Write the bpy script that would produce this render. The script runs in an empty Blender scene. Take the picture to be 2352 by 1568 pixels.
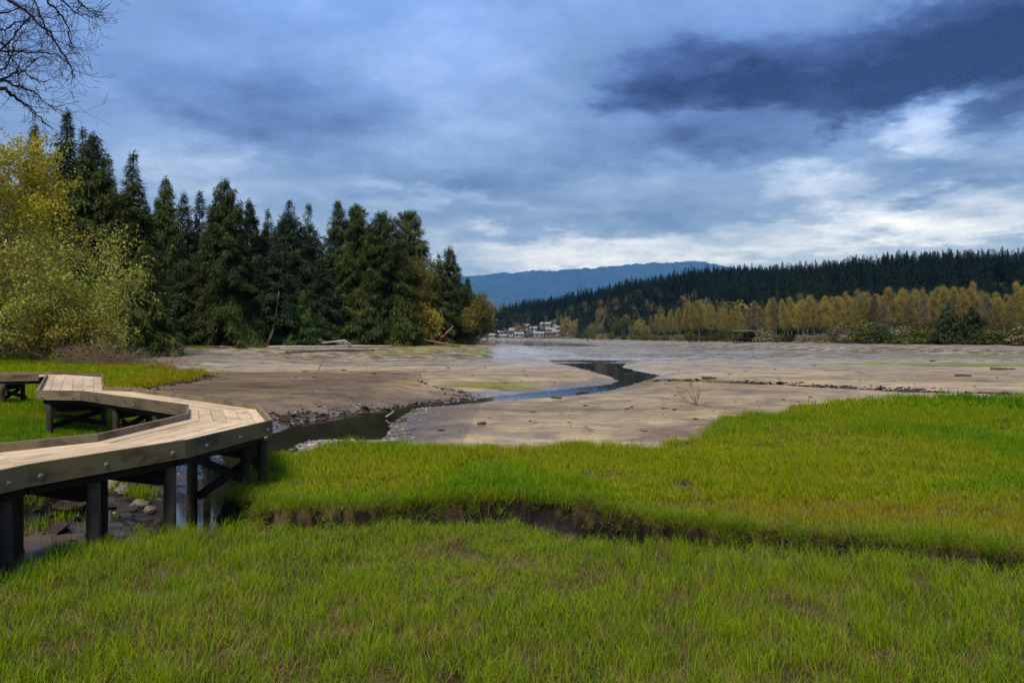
import bpy, math, random
import numpy as np
from mathutils import Vector, Matrix

# ------------------------------------------------------------------ camera, sky, sun, exposure
sc = bpy.context.scene
C = sc.collection
CZ = 2.75                      # eye height over the meadow
FV, HX, HY = 1699.0, 1176.0, 772.0   # focal length and horizon on a 2352 x 1568 grid
cam_d = bpy.data.cameras.new('camera')
cam_d.sensor_width = 36.0
cam_d.lens = 36.0 * FV / 2352.0
cam_d.shift_y = (HY - 784.0) / 2352.0
cam_d.clip_start = 0.1
cam_d.clip_end = 60000
cam = bpy.data.objects.new('camera', cam_d)
cam.location = (0, 0, CZ)
cam.rotation_euler = (math.pi / 2, 0, 0)
C.objects.link(cam)
sc.camera = cam

SUN_EL, SUN_AZ = math.radians(58), math.radians(196)    # azimuth clockwise from +Y
sun_d = bpy.data.lights.new('sun', 'SUN')
sun_d.energy = 3.2
sun_d.angle = math.radians(18)
sun_d.color = (1.0, 0.93, 0.83)
sun = bpy.data.objects.new('sun', sun_d)
sv = Vector((math.sin(SUN_AZ) * math.cos(SUN_EL), math.cos(SUN_AZ) * math.cos(SUN_EL), math.sin(SUN_EL)))
sun.rotation_euler = (-sv).to_track_quat('-Z', 'Y').to_euler()
sun.location = (-10, -40, 60)
C.objects.link(sun)

sc.view_settings.view_transform = 'Standard'
sc.view_settings.look = 'None'
sc.view_settings.gamma = 1.0
sc.view_settings.exposure = 0.57
sc.view_settings.use_curve_mapping = False
sc.cycles.max_bounces = 6
sc.cycles.diffuse_bounces = 2
sc.cycles.glossy_bounces = 2
sc.cycles.transmission_bounces = 2
sc.cycles.transparent_max_bounces = 4
sc.cycles.volume_bounces = 0
sc.cycles.use_denoising = True
sc.cycles.denoising_prefilter = 'NONE'
sc.cycles.denoising_input_passes = 'RGB_ALBEDO_NORMAL'
sc.cycles.use_adaptive_sampling = True
sc.cycles.adaptive_threshold = 0.015
sc.cycles.use_light_tree = False


class NT:
    """tiny node-tree writer"""
    def __init__(s, tree):
        s.t = tree
        s.n = tree.nodes
        s.n.clear()

    def add(s, typ, **kw):
        n = s.n.new(typ)
        for k, v in kw.items():
            setattr(n, k, v)
        return n

    def link(s, a, b):
        s.t.links.new(a, b)

    def val(s, sock, v):
        if hasattr(v, 'is_linked') or isinstance(v, bpy.types.NodeSocket):
            s.link(v, sock)
        else:
            sock.default_value = v

    def math(s, op, a, b=0.0, c=None, clamp=False):
        n = s.add('ShaderNodeMath', operation=op, use_clamp=clamp)
        s.val(n.inputs[0], a)
        s.val(n.inputs[1], b)
        if c is not None:
            s.val(n.inputs[2], c)
        return n.outputs[0]

    def mix(s, f, a, b, blend='MIX'):
        n = s.add('ShaderNodeMix', data_type='RGBA', blend_type=blend)
        s.val(n.inputs[0], f)
        for i, v in ((6, a), (7, b)):
            if not isinstance(v, bpy.types.NodeSocket) and len(v) == 3:
                v = (*v, 1)
            s.val(n.inputs[i], v)
        return n.outputs[2]

    def ramp(s, f, stops, interp='LINEAR'):
        n = s.add('ShaderNodeValToRGB')
        n.color_ramp.interpolation = interp
        e = n.color_ramp.elements
        while len(e) < len(stops):
            e.new(0.5)
        for el, (p, c) in zip(e, stops):
            el.position = p
            el.color = (*c, 1) if len(c) == 3 else c
        s.val(n.inputs[0], f)
        return n.outputs[0]

    def noise(s, vec, scale, detail=4, rough=0.55, dist=0.0):
        n = s.add('ShaderNodeTexNoise')
        if vec is not None:
            s.link(vec, n.inputs['Vector'])
        n.inputs['Scale'].default_value = scale
        n.inputs['Detail'].default_value = detail
        n.inputs['Roughness'].default_value = rough
        n.inputs['Distortion'].default_value = dist
        return n.outputs['Fac']

    def rng(s, v, a, b, c=0.0, d=1.0, typ='SMOOTHSTEP'):
        n = s.add('ShaderNodeMapRange', interpolation_type=typ)
        s.val(n.inputs[0], v)
        for i, q in enumerate((a, b, c, d)):
            n.inputs[1 + i].default_value = q
        return n.outputs[0]

    def comb(s, x, y, z):
        n = s.add('ShaderNodeCombineXYZ')
        for i, q in enumerate((x, y, z)):
            s.val(n.inputs[i], q)
        return n.outputs[0]

    def vscale(s, vec, sc_):
        n = s.add('ShaderNodeMapping')
        s.link(vec, n.inputs[0])
        n.inputs['Scale'].default_value = sc_
        return n.outputs[0]


def build_world():
    w = bpy.data.worlds.new('World')
    sc.world = w
    w.use_nodes = True
    w.cycles.sampling_method = 'MANUAL'
    w.cycles.sample_map_resolution = 256
    t = NT(w.node_tree)
    out = t.add('ShaderNodeOutputWorld')
    bg = t.add('ShaderNodeBackground')
    t.link(bg.outputs[0], out.inputs[0])
    sky = t.add('ShaderNodeTexSky', sky_type='NISHITA')
    sky.sun_disc = False
    sky.sun_elevation = SUN_EL
    sky.sun_rotation = SUN_AZ
    sky.altitude = 10
    sky.air_density = 1.0
    sky.dust_density = 0.6
    sky.ozone_density = 2.0
    tc = t.add('ShaderNodeTexCoord')
    d = tc.outputs['Generated']
    sep = t.add('ShaderNodeSeparateXYZ')
    t.link(d, sep.inputs[0])
    x, y, z = sep.outputs
    az = t.math('ARCTAN2', x, y)
    el = t.math('ARCSINE', z)
    zc = t.math('ADD', t.math('MAXIMUM', z, 0.0), 0.16)
    # cloud-deck coordinates: the direction thrown onto a flat layer overhead
    plane = t.comb(t.math('DIVIDE', x, zc), t.math('DIVIDE', y, zc), 0.0)
    big = t.noise(plane, 0.75, 3, 0.55, 0.0)
    mid = t.noise(plane, 2.1, 6, 0.62, 0.0)
    warp = t.noise(plane, 2.2, 5, 0.65)
    warp2 = t.noise(plane, 2.73, 5, 0.65)
    streak = t.noise(t.comb(t.math('MULTIPLY', az, 3.4), t.math('MULTIPLY', el, 24.0), 3.0), 1.0, 4, 0.55)
    azw = t.math('ADD', az, t.math('MULTIPLY', t.math('SUBTRACT', warp, 0.5), 0.30))
    elw = t.math('ADD', el, t.math('MULTIPLY', t.math('SUBTRACT', warp2, 0.5), 0.12))
    # cloud masses: (x, y, rx, ry on the 2352 grid, amount) - negative is a thick dark cloud, positive a thin bright gap
    blobs = [
        (1880, 158, 580, 104, -0.36), (2260, 110, 330, 130, -0.20), (1680, 208, 330, 40, -0.18), (2010, 250, 130, 38, -0.24), (2335, 262, 95, 50, -0.24),
        (1480, 150, 200, 60, -0.10), (1720, 325, 240, 46, -0.16), (1400, 345, 280, 60, -0.14), (2090, 405, 150, 36, -0.12),
        (620, 265, 300, 80, -0.17), (280, 90, 420, 120, -0.10), (840, 405, 300, 40, -0.10), (1150, 430, 260, 36, -0.08), (1250, 505, 500, 30, -0.09),
        (2150, 300, 90, 60, 0.27), (1870, 405, 120, 40, 0.22), (2200, 505, 330, 50, 0.22), (2010, 470, 110, 45, 0.22),
        (1080, 190, 230, 110, 0.08), (1000, 30, 420, 80, 0.05), (540, 400, 220, 45, 0.12), (1000, 460, 200, 22, 0.10), (1350, 600, 420, 30, 0.24),
        (440, 335, 150, 55, 0.10), (2250, 425, 120, 22, -0.08), (1700, 555, 500, 30, 0.16), (1180, 560, 300, 18, 0.10),
    ]
    tot = None
    for bx, by, rx, ry, am in blobs:
        a0 = math.atan((bx - HX) / FV)
        e0 = math.atan((HY - by) / FV * math.cos(a0))
        ra = rx / FV * math.cos(a0) ** 2
        re = ry / FV * math.cos(a0)
        u = t.math('MULTIPLY', t.math('SUBTRACT', azw, a0), 1.0 / ra)
        v = t.math('MULTIPLY', t.math('SUBTRACT', elw, e0), 1.0 / re)
        r2 = t.math('ADD', t.math('MULTIPLY', u, u), t.math('MULTIPLY', v, v))
        g = t.math('MULTIPLY', t.math('EXPONENT', t.math('MULTIPLY', t.math('MULTIPLY', r2, t.math('ADD', r2, 0.35)), -0.65)), am)
        tot = g if tot is None else t.math('ADD', tot, g)
    low = t.rng(el, 0.0, 0.2, 0.13, 0.0)
    shade = t.math('ADD', t.math('ADD', 0.515, low), tot)
    shade = t.math('ADD', shade, t.math('MULTIPLY', t.math('SUBTRACT', big, 0.5), 0.30))
    shade = t.math('ADD', shade, t.math('MULTIPLY', t.math('SUBTRACT', mid, 0.5), 0.50))
    fine = t.noise(plane, 6.5, 4, 0.6)
    shade = t.math('ADD', shade, t.math('MULTIPLY', t.math('SUBTRACT', fine, 0.5), 0.20))
    sk = t.math('MULTIPLY', t.rng(el, 0.02, 0.3, 0.26, 0.03), t.math('SUBTRACT', streak, 0.5))
    shade = t.math('ADD', shade, sk, clamp=True)
    cloud = t.ramp(shade, [(0.0, (0.020, 0.026, 0.052)), (0.16, (0.052, 0.072, 0.138)), (0.34, (0.115, 0.175, 0.29)),
                           (0.52, (0.185, 0.265, 0.40)), (0.70, (0.32, 0.40, 0.53)), (0.86, (0.52, 0.60, 0.72)), (1.0, (0.74, 0.80, 0.88))])
    # higher cloud stands against deeper blue
    cloud = t.mix(t.rng(el, 0.10, 0.42), cloud, t.mix(1.0, cloud, (0.88, 1.06, 1.55), 'MULTIPLY'))
    # open blue between the clouds, higher up
    blue = t.mix(1.0, sky.outputs[0], (0.085, 0.085, 0.085), 'MULTIPLY')
    open_m = t.math('MULTIPLY', t.rng(big, 0.42, 0.66), t.rng(el, 0.16, 0.40, 0.0, 0.75))
    open_m = t.math('MULTIPLY', open_m, t.rng(shade, 0.22, 0.42))
    col = t.mix(open_m, cloud, blue)
    t.link(col, bg.inputs[0])
    bg.inputs[1].default_value = 1.0
    return w


build_world()

# ------------------------------------------------------------------ helpers
rnd = np.random.default_rng(7)


def P(vx, vy, z=0.0):
    """point of the ground level z seen at (vx, vy) on the 2352 grid"""
    Y = (CZ - z) * FV / (vy - HY)
    return np.array(((vx - HX) / FV * Y, Y, z))


def XY(pts, z):
    return np.array([P(a, b, z)[:2] for a, b in pts])


def at(vx, vy, Y):
    return Vector(((vx - HX) / FV * Y, Y, CZ - (vy - HY) / FV * Y))


def tag(o, label=None, cat=None, group=None, kind=None):
    for k, v in (('label', label), ('category', cat), ('group', group), ('kind', kind)):
        if v is not None:
            o[k] = v
    return o


def empty(name, loc=(0, 0, 0), rz=0.0):
    o = bpy.data.objects.new(name, None)
    o.location = loc
    o.rotation_euler = (0, 0, rz)
    o.empty_display_size = 0.2
    C.objects.link(o)
    return o


def obj(name, me, parent=None, loc=None):
    o = bpy.data.objects.new(name, me)
    C.objects.link(o)
    if parent:
        o.parent = parent
    if loc is not None:
        o.location = loc
    return o


def mesh_np(name, V, F, mat=None, smooth=False, attrs=None, F2=None):
    """mesh from arrays; F (n,k) faces, F2 an optional second face array of another size"""
    me = bpy.data.meshes.new(name)
    V = np.asarray(V, np.float32)
    parts = [np.asarray(f, np.int32) for f in (F, F2) if f is not None and len(f)]
    me.vertices.add(len(V))
    me.vertices.foreach_set('co', V.ravel())
    nl = sum(p.size for p in parts)
    npoly = sum(len(p) for p in parts)
    me.loops.add(nl)
    me.loops.foreach_set('vertex_index', np.concatenate([p.ravel() for p in parts]))
    me.polygons.add(npoly)
    tot = np.concatenate([np.full(len(p), p.shape[1], np.int32) for p in parts])
    st = np.concatenate([[0], np.cumsum(tot)[:-1]]).astype(np.int32)
    me.polygons.foreach_set('loop_start', st)
    me.polygons.foreach_set('loop_total', tot)
    if smooth:
        me.polygons.foreach_set('use_smooth', np.ones(npoly, bool))
    if attrs:
        for k, a in attrs.items():
            a = np.asarray(a, np.float32)
            if a.ndim == 1:
                me.attributes.new(k, 'FLOAT', 'POINT').data.foreach_set('value', a)
            elif a.shape[1] == 3:
                at_ = me.attributes.new(k, 'FLOAT_COLOR', 'POINT')
                at_.data.foreach_set('color', np.concatenate([a, np.ones((len(a), 1), np.float32)], 1).ravel())
    me.update(calc_edges=True)
    if mat:
        me.materials.append(mat)
    return me


def sstep(a, b, x):
    t = np.clip((x - a) / (b - a), 0, 1)
    return t * t * (3 - 2 * t)


_perm = np.random.default_rng(3).random((256, 256)).astype(np.float32)


def vnoise(x, y):
    xi = np.floor(x).astype(int)
    yi = np.floor(y).astype(int)
    fx = x - xi
    fy = y - yi
    fx = fx * fx * (3 - 2 * fx)
    fy = fy * fy * (3 - 2 * fy)
    a = _perm[xi & 255, yi & 255]
    b = _perm[(xi + 1) & 255, yi & 255]
    c = _perm[xi & 255, (yi + 1) & 255]
    d = _perm[(xi + 1) & 255, (yi + 1) & 255]
    return (a * (1 - fx) + b * fx) * (1 - fy) + (c * (1 - fx) + d * fx) * fy


def fbm(x, y, oct=4, gain=0.5):
    """about -1..1"""
    s = 0.0
    amp = 1.0
    tot = 0.0
    x = np.asarray(x, float)
    y = np.asarray(y, float)
    for i in range(oct):
        s = s + amp * (vnoise(x * 2 ** i + 17.3 * i, y * 2 ** i - 9.1 * i) * 2 - 1)
        tot += amp
        amp *= gain
    return s / tot * 1.6


def sd_poly(px, py, poly):
    """signed distance, positive inside"""
    poly = np.asarray(poly, float)
    d2 = np.full(px.shape, 1e18)
    ins = np.zeros(px.shape, bool)
    n = len(poly)
    for i in range(n):
        ax, ay = poly[i]
        bx, by = poly[(i + 1) % n]
        ex, ey = bx - ax, by - ay
        wx, wy = px - ax, py - ay
        t = np.clip((wx * ex + wy * ey) / (ex * ex + ey * ey + 1e-12), 0, 1)
        d2 = np.minimum(d2, (wx - ex * t) ** 2 + (wy - ey * t) ** 2)
        c = ((ay <= py) & (by > py)) | ((by <= py) & (ay > py))
        with np.errstate(divide='ignore', invalid='ignore'):
            xin = ax + (py - ay) / (by - ay) * ex
        ins ^= c & (px < xin)
    d = np.sqrt(d2)
    return np.where(ins, d, -d)


def d_line(px, py, line):
    d2 = np.full(px.shape, 1e18)
    for (ax, ay), (bx, by) in zip(line[:-1], line[1:]):
        ex, ey = bx - ax, by - ay
        t = np.clip(((px - ax) * ex + (py - ay) * ey) / (ex * ex + ey * ey + 1e-12), 0, 1)
        d2 = np.minimum(d2, (px - ax - ex * t) ** 2 + (py - ay - ey * t) ** 2)
    return np.sqrt(d2)


# ------------------------------------------------------------------ materials
def new_mat(name):
    m = bpy.data.materials.new(name)
    m.use_nodes = True
    return m, NT(m.node_tree)


def principled(t, col, rough=0.7, spec=0.3, normal=None, metal=0.0):
    out = t.add('ShaderNodeOutputMaterial')
    p = t.add('ShaderNodeBsdfPrincipled')
    t.val(p.inputs['Base Color'], col if isinstance(col, bpy.types.NodeSocket) else (*col, 1))
    t.val(p.inputs['Roughness'], rough)
    t.val(p.inputs['Specular IOR Level'], spec)
    p.inputs['Metallic'].default_value = metal
    if normal is not None:
        t.link(normal, p.inputs['Normal'])
    t.link(p.outputs[0], out.inputs[0])
    return p, out


def bump(t, h, strength=0.5, dist=0.05):
    b = t.add('ShaderNodeBump')
    b.inputs['Strength'].default_value = strength
    b.inputs['Distance'].default_value = dist
    t.link(h, b.inputs['Height'])
    return b.outputs[0]


def attr(t, name, typ='GEOMETRY'):
    n = t.add('ShaderNodeAttribute', attribute_name=name, attribute_type=typ)
    return n


def mat_leaf(name, cols, trans=0.3, rough=0.55, spec=0.25, pos_scale=0.15, obj_var=0.25, tcol=None):
    """foliage: tint attribute along a ramp of leaf colours, drifting with place and from tree to tree"""
    m, t = new_mat(name)
    ti = attr(t, 'tint').outputs['Fac']
    geo = t.add('ShaderNodeNewGeometry')
    n1 = t.noise(geo.outputs['Position'], pos_scale, 3, 0.6)
    oi = t.add('ShaderNodeObjectInfo')
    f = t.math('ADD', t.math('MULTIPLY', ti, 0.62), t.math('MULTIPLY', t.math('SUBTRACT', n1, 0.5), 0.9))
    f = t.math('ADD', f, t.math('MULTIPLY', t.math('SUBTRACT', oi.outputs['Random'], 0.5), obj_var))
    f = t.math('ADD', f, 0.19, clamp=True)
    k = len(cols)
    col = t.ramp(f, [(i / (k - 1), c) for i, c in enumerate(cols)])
    out = t.add('ShaderNodeOutputMaterial')
    p = t.add('ShaderNodeBsdfPrincipled')
    t.link(col, p.inputs['Base Color'])
    p.inputs['Roughness'].default_value = rough
    p.inputs['Specular IOR Level'].default_value = spec * 0.35
    if trans > 0:
        tr = t.add('ShaderNodeBsdfTranslucent')
        t.link(t.mix(1.0, col, tcol or (1.15, 1.1, 0.7), 'MULTIPLY'), tr.inputs[0])
        mx = t.add('ShaderNodeMixShader')
        mx.inputs[0].default_value = trans
        t.link(p.outputs[0], mx.inputs[1])
        t.link(tr.outputs[0], mx.inputs[2])
        t.link(mx.outputs[0], out.inputs[0])
    else:
        t.link(p.outputs[0], out.inputs[0])
    return m


def mat_bark(name, c1, c2, scale=6.0):
    m, t = new_mat(name)
    geo = t.add('ShaderNodeNewGeometry')
    v = t.vscale(geo.outputs['Position'], (1, 1, 0.22))
    n = t.noise(v, scale, 5, 0.65)
    col = t.ramp(n, [(0.3, c1), (0.7, c2)])
    principled(t, col, 0.9, 0.15, bump(t, n, 0.6, 0.03))
    return m


def mat_wood(name, cs, dark, stain, grain=1.0):
    """weathered timber from its own UV in metres (u along the grain); 'tone' gives each board its own value"""
    m, t = new_mat(name)
    uv = t.add('ShaderNodeUVMap').outputs[0]
    tone = attr(t, 'tone').outputs['Fac']
    g = t.noise(t.vscale(uv, (1.6, 42 * grain, 1)), 1.0, 5, 0.6, 0.4)
    g2 = t.noise(t.vscale(uv, (6, 160 * grain, 1)), 1.0, 3, 0.6)
    blot = t.noise(t.vscale(uv, (1.3, 3.0, 1)), 1.0, 5, 0.6, 0.3)
    fine = t.noise(t.vscale(uv, (14, 30, 1)), 1.0, 4, 0.7)
    col = t.ramp(t.math('ADD', t.math('MULTIPLY', g, 0.7), t.math('MULTIPLY', tone, 0.5)), [(0.25, cs[0]), (0.6, cs[1]), (0.95, cs[2])])
    col = t.mix(t.rng(g2, 0.58, 0.72, 0, 0.45), col, dark)
    col = t.mix(t.rng(blot, 0.46, 0.68, 0, stain), col, dark)
    col = t.mix(t.rng(fine, 0.60, 0.75, 0, 0.25), col, dark)
    h = t.math('ADD', t.math('MULTIPLY', g, 0.6), t.math('MULTIPLY', g2, 0.4))
    principled(t, col, 0.85, 0.2, bump(t, h, 0.45, 0.006))
    return m


M = {}
M['deck'] = mat_wood('deck_timber', [(0.37, 0.265, 0.155), (0.50, 0.37, 0.225), (0.60, 0.455, 0.29)], (0.20, 0.14, 0.08), 0.55)
M['kerb'] = mat_wood('kerb_timber', [(0.09, 0.066, 0.037), (0.16, 0.12, 0.068), (0.23, 0.18, 0.107)], (0.04, 0.032, 0.02), 0.7)
M['fascia'] = mat_wood('fascia_timber', [(0.085, 0.062, 0.027), (0.145, 0.106, 0.046), (0.20, 0.15, 0.07)], (0.03, 0.026, 0.014), 0.75)
M['beam'] = mat_wood('dark_beam_timber', [(0.012, 0.010, 0.008), (0.02, 0.016, 0.012), (0.035, 0.028, 0.02)], (0.006, 0.005, 0.004), 0.4)  # near-black timber for beams, braces and the far piers
M['post'] = mat_wood('pile_timber', [(0.024, 0.018, 0.013), (0.05, 0.038, 0.025), (0.095, 0.072, 0.046)], (0.012, 0.010, 0.008), 0.6)


def mat_simple(name, c1, c2, scale, rough=0.8, spec=0.25, bs=0.5, bd=0.02, metal=0.0, detail=5):
    m, t = new_mat(name)
    tc = t.add('ShaderNodeTexCoord')
    n = t.noise(tc.outputs['Object'], scale, detail, 0.6)
    principled(t, t.ramp(n, [(0.3, c1), (0.7, c2)]), rough, spec, bump(t, n, bs, bd), metal)
    return m


M['zinc'] = mat_simple('galvanised_steel', (0.16, 0.165, 0.165), (0.36, 0.365, 0.365), 40, 0.6, 0.4, 0.2, 0.002, 0.3)
M['rust'] = mat_simple('bolt_core', (0.05, 0.045, 0.04), (0.14, 0.13, 0.12), 60, 0.55, 0.5, 0.2, 0.002, 0.6)
M['rock'] = mat_simple('bank_rock', (0.13, 0.105, 0.07), (0.30, 0.25, 0.17), 9, 0.8, 0.25, 0.7, 0.02)
M['rock_dark'] = mat_simple('wet_rock', (0.06, 0.05, 0.035), (0.18, 0.15, 0.11), 9, 0.55, 0.4, 0.7, 0.02)
M['clod'] = mat_simple('mud_clod', (0.014, 0.010, 0.007), (0.05, 0.036, 0.023), 8, 0.8, 0.2, 0.8, 0.02)
M['pebble'] = None
M['conifer'] = mat_leaf('conifer_needles', [(0.012, 0.017, 0.005), (0.036, 0.050, 0.012), (0.078, 0.10, 0.022), (0.155, 0.18, 0.042)], 0.2, 0.6, 0.2, 0.11, 0.35)  # ramp widened so the needle colours carry highlights and dark gaps
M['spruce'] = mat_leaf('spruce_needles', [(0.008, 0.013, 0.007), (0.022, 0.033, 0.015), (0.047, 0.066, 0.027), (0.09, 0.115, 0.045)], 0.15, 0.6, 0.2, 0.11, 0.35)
M['hemlock'] = mat_leaf('young_hemlock_needles', [(0.02, 0.05, 0.012), (0.045, 0.10, 0.02), (0.085, 0.15, 0.03), (0.14, 0.21, 0.04)], 0.2, 0.5, 0.25, 0.2, 0.1)
M['olive'] = mat_leaf('budding_maple_leaf', [(0.05, 0.05, 0.014), (0.10, 0.09, 0.022), (0.16, 0.14, 0.03), (0.21, 0.185, 0.035)], 0.25, 0.6, 0.2, 0.2, 0.1)
M['yellow'] = mat_leaf('yellow_maple_bloom', [(0.16, 0.14, 0.012), (0.28, 0.245, 0.014), (0.40, 0.35, 0.018), (0.50, 0.45, 0.035)], 0.3, 0.6, 0.2, 0.2, 0.1)
M['willow'] = mat_leaf('fresh_willow_leaf', [(0.13, 0.145, 0.02), (0.22, 0.24, 0.03), (0.33, 0.36, 0.06), (0.46, 0.49, 0.13)], 0.35, 0.5, 0.3, 0.25, 0.1)
M['brownbud'] = mat_leaf('brown_bud', [(0.12, 0.10, 0.022), (0.20, 0.17, 0.03), (0.29, 0.25, 0.04), (0.37, 0.33, 0.055)], 0.2, 0.7, 0.15, 0.25, 0.1)
M['poplar'] = mat_leaf('poplar_bud', [(0.14, 0.12, 0.05), (0.235, 0.195, 0.062), (0.315, 0.255, 0.062), (0.39, 0.315, 0.06)], 0.3, 0.7, 0.1, 0.035, 0.4)
M['pinkbud'] = mat_leaf('grey_brown_bud', [(0.09, 0.07, 0.04), (0.155, 0.12, 0.065), (0.22, 0.175, 0.09), (0.27, 0.22, 0.125)], 0.2, 0.7, 0.1, 0.05, 0.5)
M['bush'] = mat_leaf('shore_bush_leaf', [(0.035, 0.042, 0.015), (0.07, 0.08, 0.022), (0.11, 0.12, 0.028), (0.16, 0.18, 0.035)], 0.25, 0.65, 0.15, 0.06, 0.6)
M['blossom'] = mat_leaf('pale_blossom', [(0.12, 0.10, 0.06), (0.20, 0.17, 0.11), (0.30, 0.26, 0.19), (0.42, 0.38, 0.30)], 0.25, 0.7, 0.1, 0.2, 0.3)
M['farwood'] = mat_leaf('hill_conifer_needles', [(0.006, 0.011, 0.006), (0.012, 0.021, 0.010), (0.020, 0.034, 0.014), (0.036, 0.052, 0.018)], 0.0, 0.8, 0.05, 0.012, 0.7)  # very dark: the cloud shadow over the hill is put into the needle colour
M['bark'] = mat_bark('conifer_bark', (0.025, 0.02, 0.015), (0.10, 0.085, 0.065))
M['barkpale'] = mat_bark('grey_bark', (0.09, 0.08, 0.062), (0.22, 0.20, 0.165))
M['barkdark'] = mat_bark('dark_twig_bark', (0.010, 0.008, 0.007), (0.03, 0.025, 0.022))
M['barkbrown'] = mat_bark('brown_twig_bark', (0.06, 0.042, 0.025), (0.15, 0.11, 0.07))
M['barkred'] = mat_bark('red_cedar_bark', (0.09, 0.045, 0.025), (0.24, 0.13, 0.075))
M['drift'] = mat_bark('bleached_driftwood', (0.12, 0.10, 0.075), (0.38, 0.34, 0.28))
M['driftdark'] = mat_bark('dark_driftwood', (0.03, 0.025, 0.018), (0.13, 0.105, 0.08))
M['brush'] = mat_bark('dry_brush', (0.10, 0.07, 0.04), (0.26, 0.19, 0.115))


def mat_grass():
    m, t = new_mat('marsh_grass_blade')
    ti = attr(t, 'tint').outputs['Fac']          # 0..1 along blade kinds, >1 dead straw
    hh = attr(t, 'along').outputs['Fac']
    geo = t.add('ShaderNodeNewGeometry')
    pos = geo.outputs['Position']
    lush = attr(t, 'lush', 'INSTANCER').outputs['Fac']
    n1 = t.noise(pos, 0.55, 4, 0.6)
    n2 = t.noise(pos, 2.6, 3, 0.6)
    oi = t.add('ShaderNodeObjectInfo')
    f = t.math('ADD', t.math('MULTIPLY', ti, 0.55), t.math('MULTIPLY', t.math('SUBTRACT', n1, 0.5), 0.5))
    f = t.math('ADD', f, t.math('MULTIPLY', t.math('SUBTRACT', n2, 0.5), 0.5))
    f = t.math('ADD', f, t.math('MULTIPLY', t.math('SUBTRACT', oi.outputs['Random'], 0.5), 0.25))
    f = t.math('ADD', f, t.math('SUBTRACT', 0.47, t.math('MULTIPLY', lush, 0.62)), clamp=True)
    green = t.ramp(f, [(0.0, (0.05, 0.15, 0.003)), (0.28, (0.12, 0.235, 0.003)), (0.6, (0.205, 0.265, 0.003)), (0.86, (0.245, 0.255, 0.004)), (1.0, (0.26, 0.215, 0.006))])
    # withered foot of each blade, darkened to set the blades apart
    green = t.mix(t.rng(hh, 0.0, 0.40, 0.75, 0.0), green, (0.10, 0.065, 0.018))
    straw = t.mix(oi.outputs['Random'], (0.22, 0.14, 0.05), (0.36, 0.26, 0.12))
    col = t.mix(t.rng(ti, 1.4, 1.6, 0, 1), green, straw)
    out = t.add('ShaderNodeOutputMaterial')
    p = t.add('ShaderNodeBsdfPrincipled')
    t.link(col, p.inputs['Base Color'])
    p.inputs['Roughness'].default_value = 0.5
    p.inputs['Specular IOR Level'].default_value = 0.06
    tr = t.add('ShaderNodeBsdfTranslucent')
    t.link(t.mix(1.0, col, (1.2, 1.15, 0.6), 'MULTIPLY'), tr.inputs[0])
    mx = t.add('ShaderNodeMixShader')
    mx.inputs[0].default_value = 0.35
    t.link(p.outputs[0], mx.inputs[1])
    t.link(tr.outputs[0], mx.inputs[2])
    t.link(mx.outputs[0], out.inputs[0])
    return m


M['grass'] = mat_grass()


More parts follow.
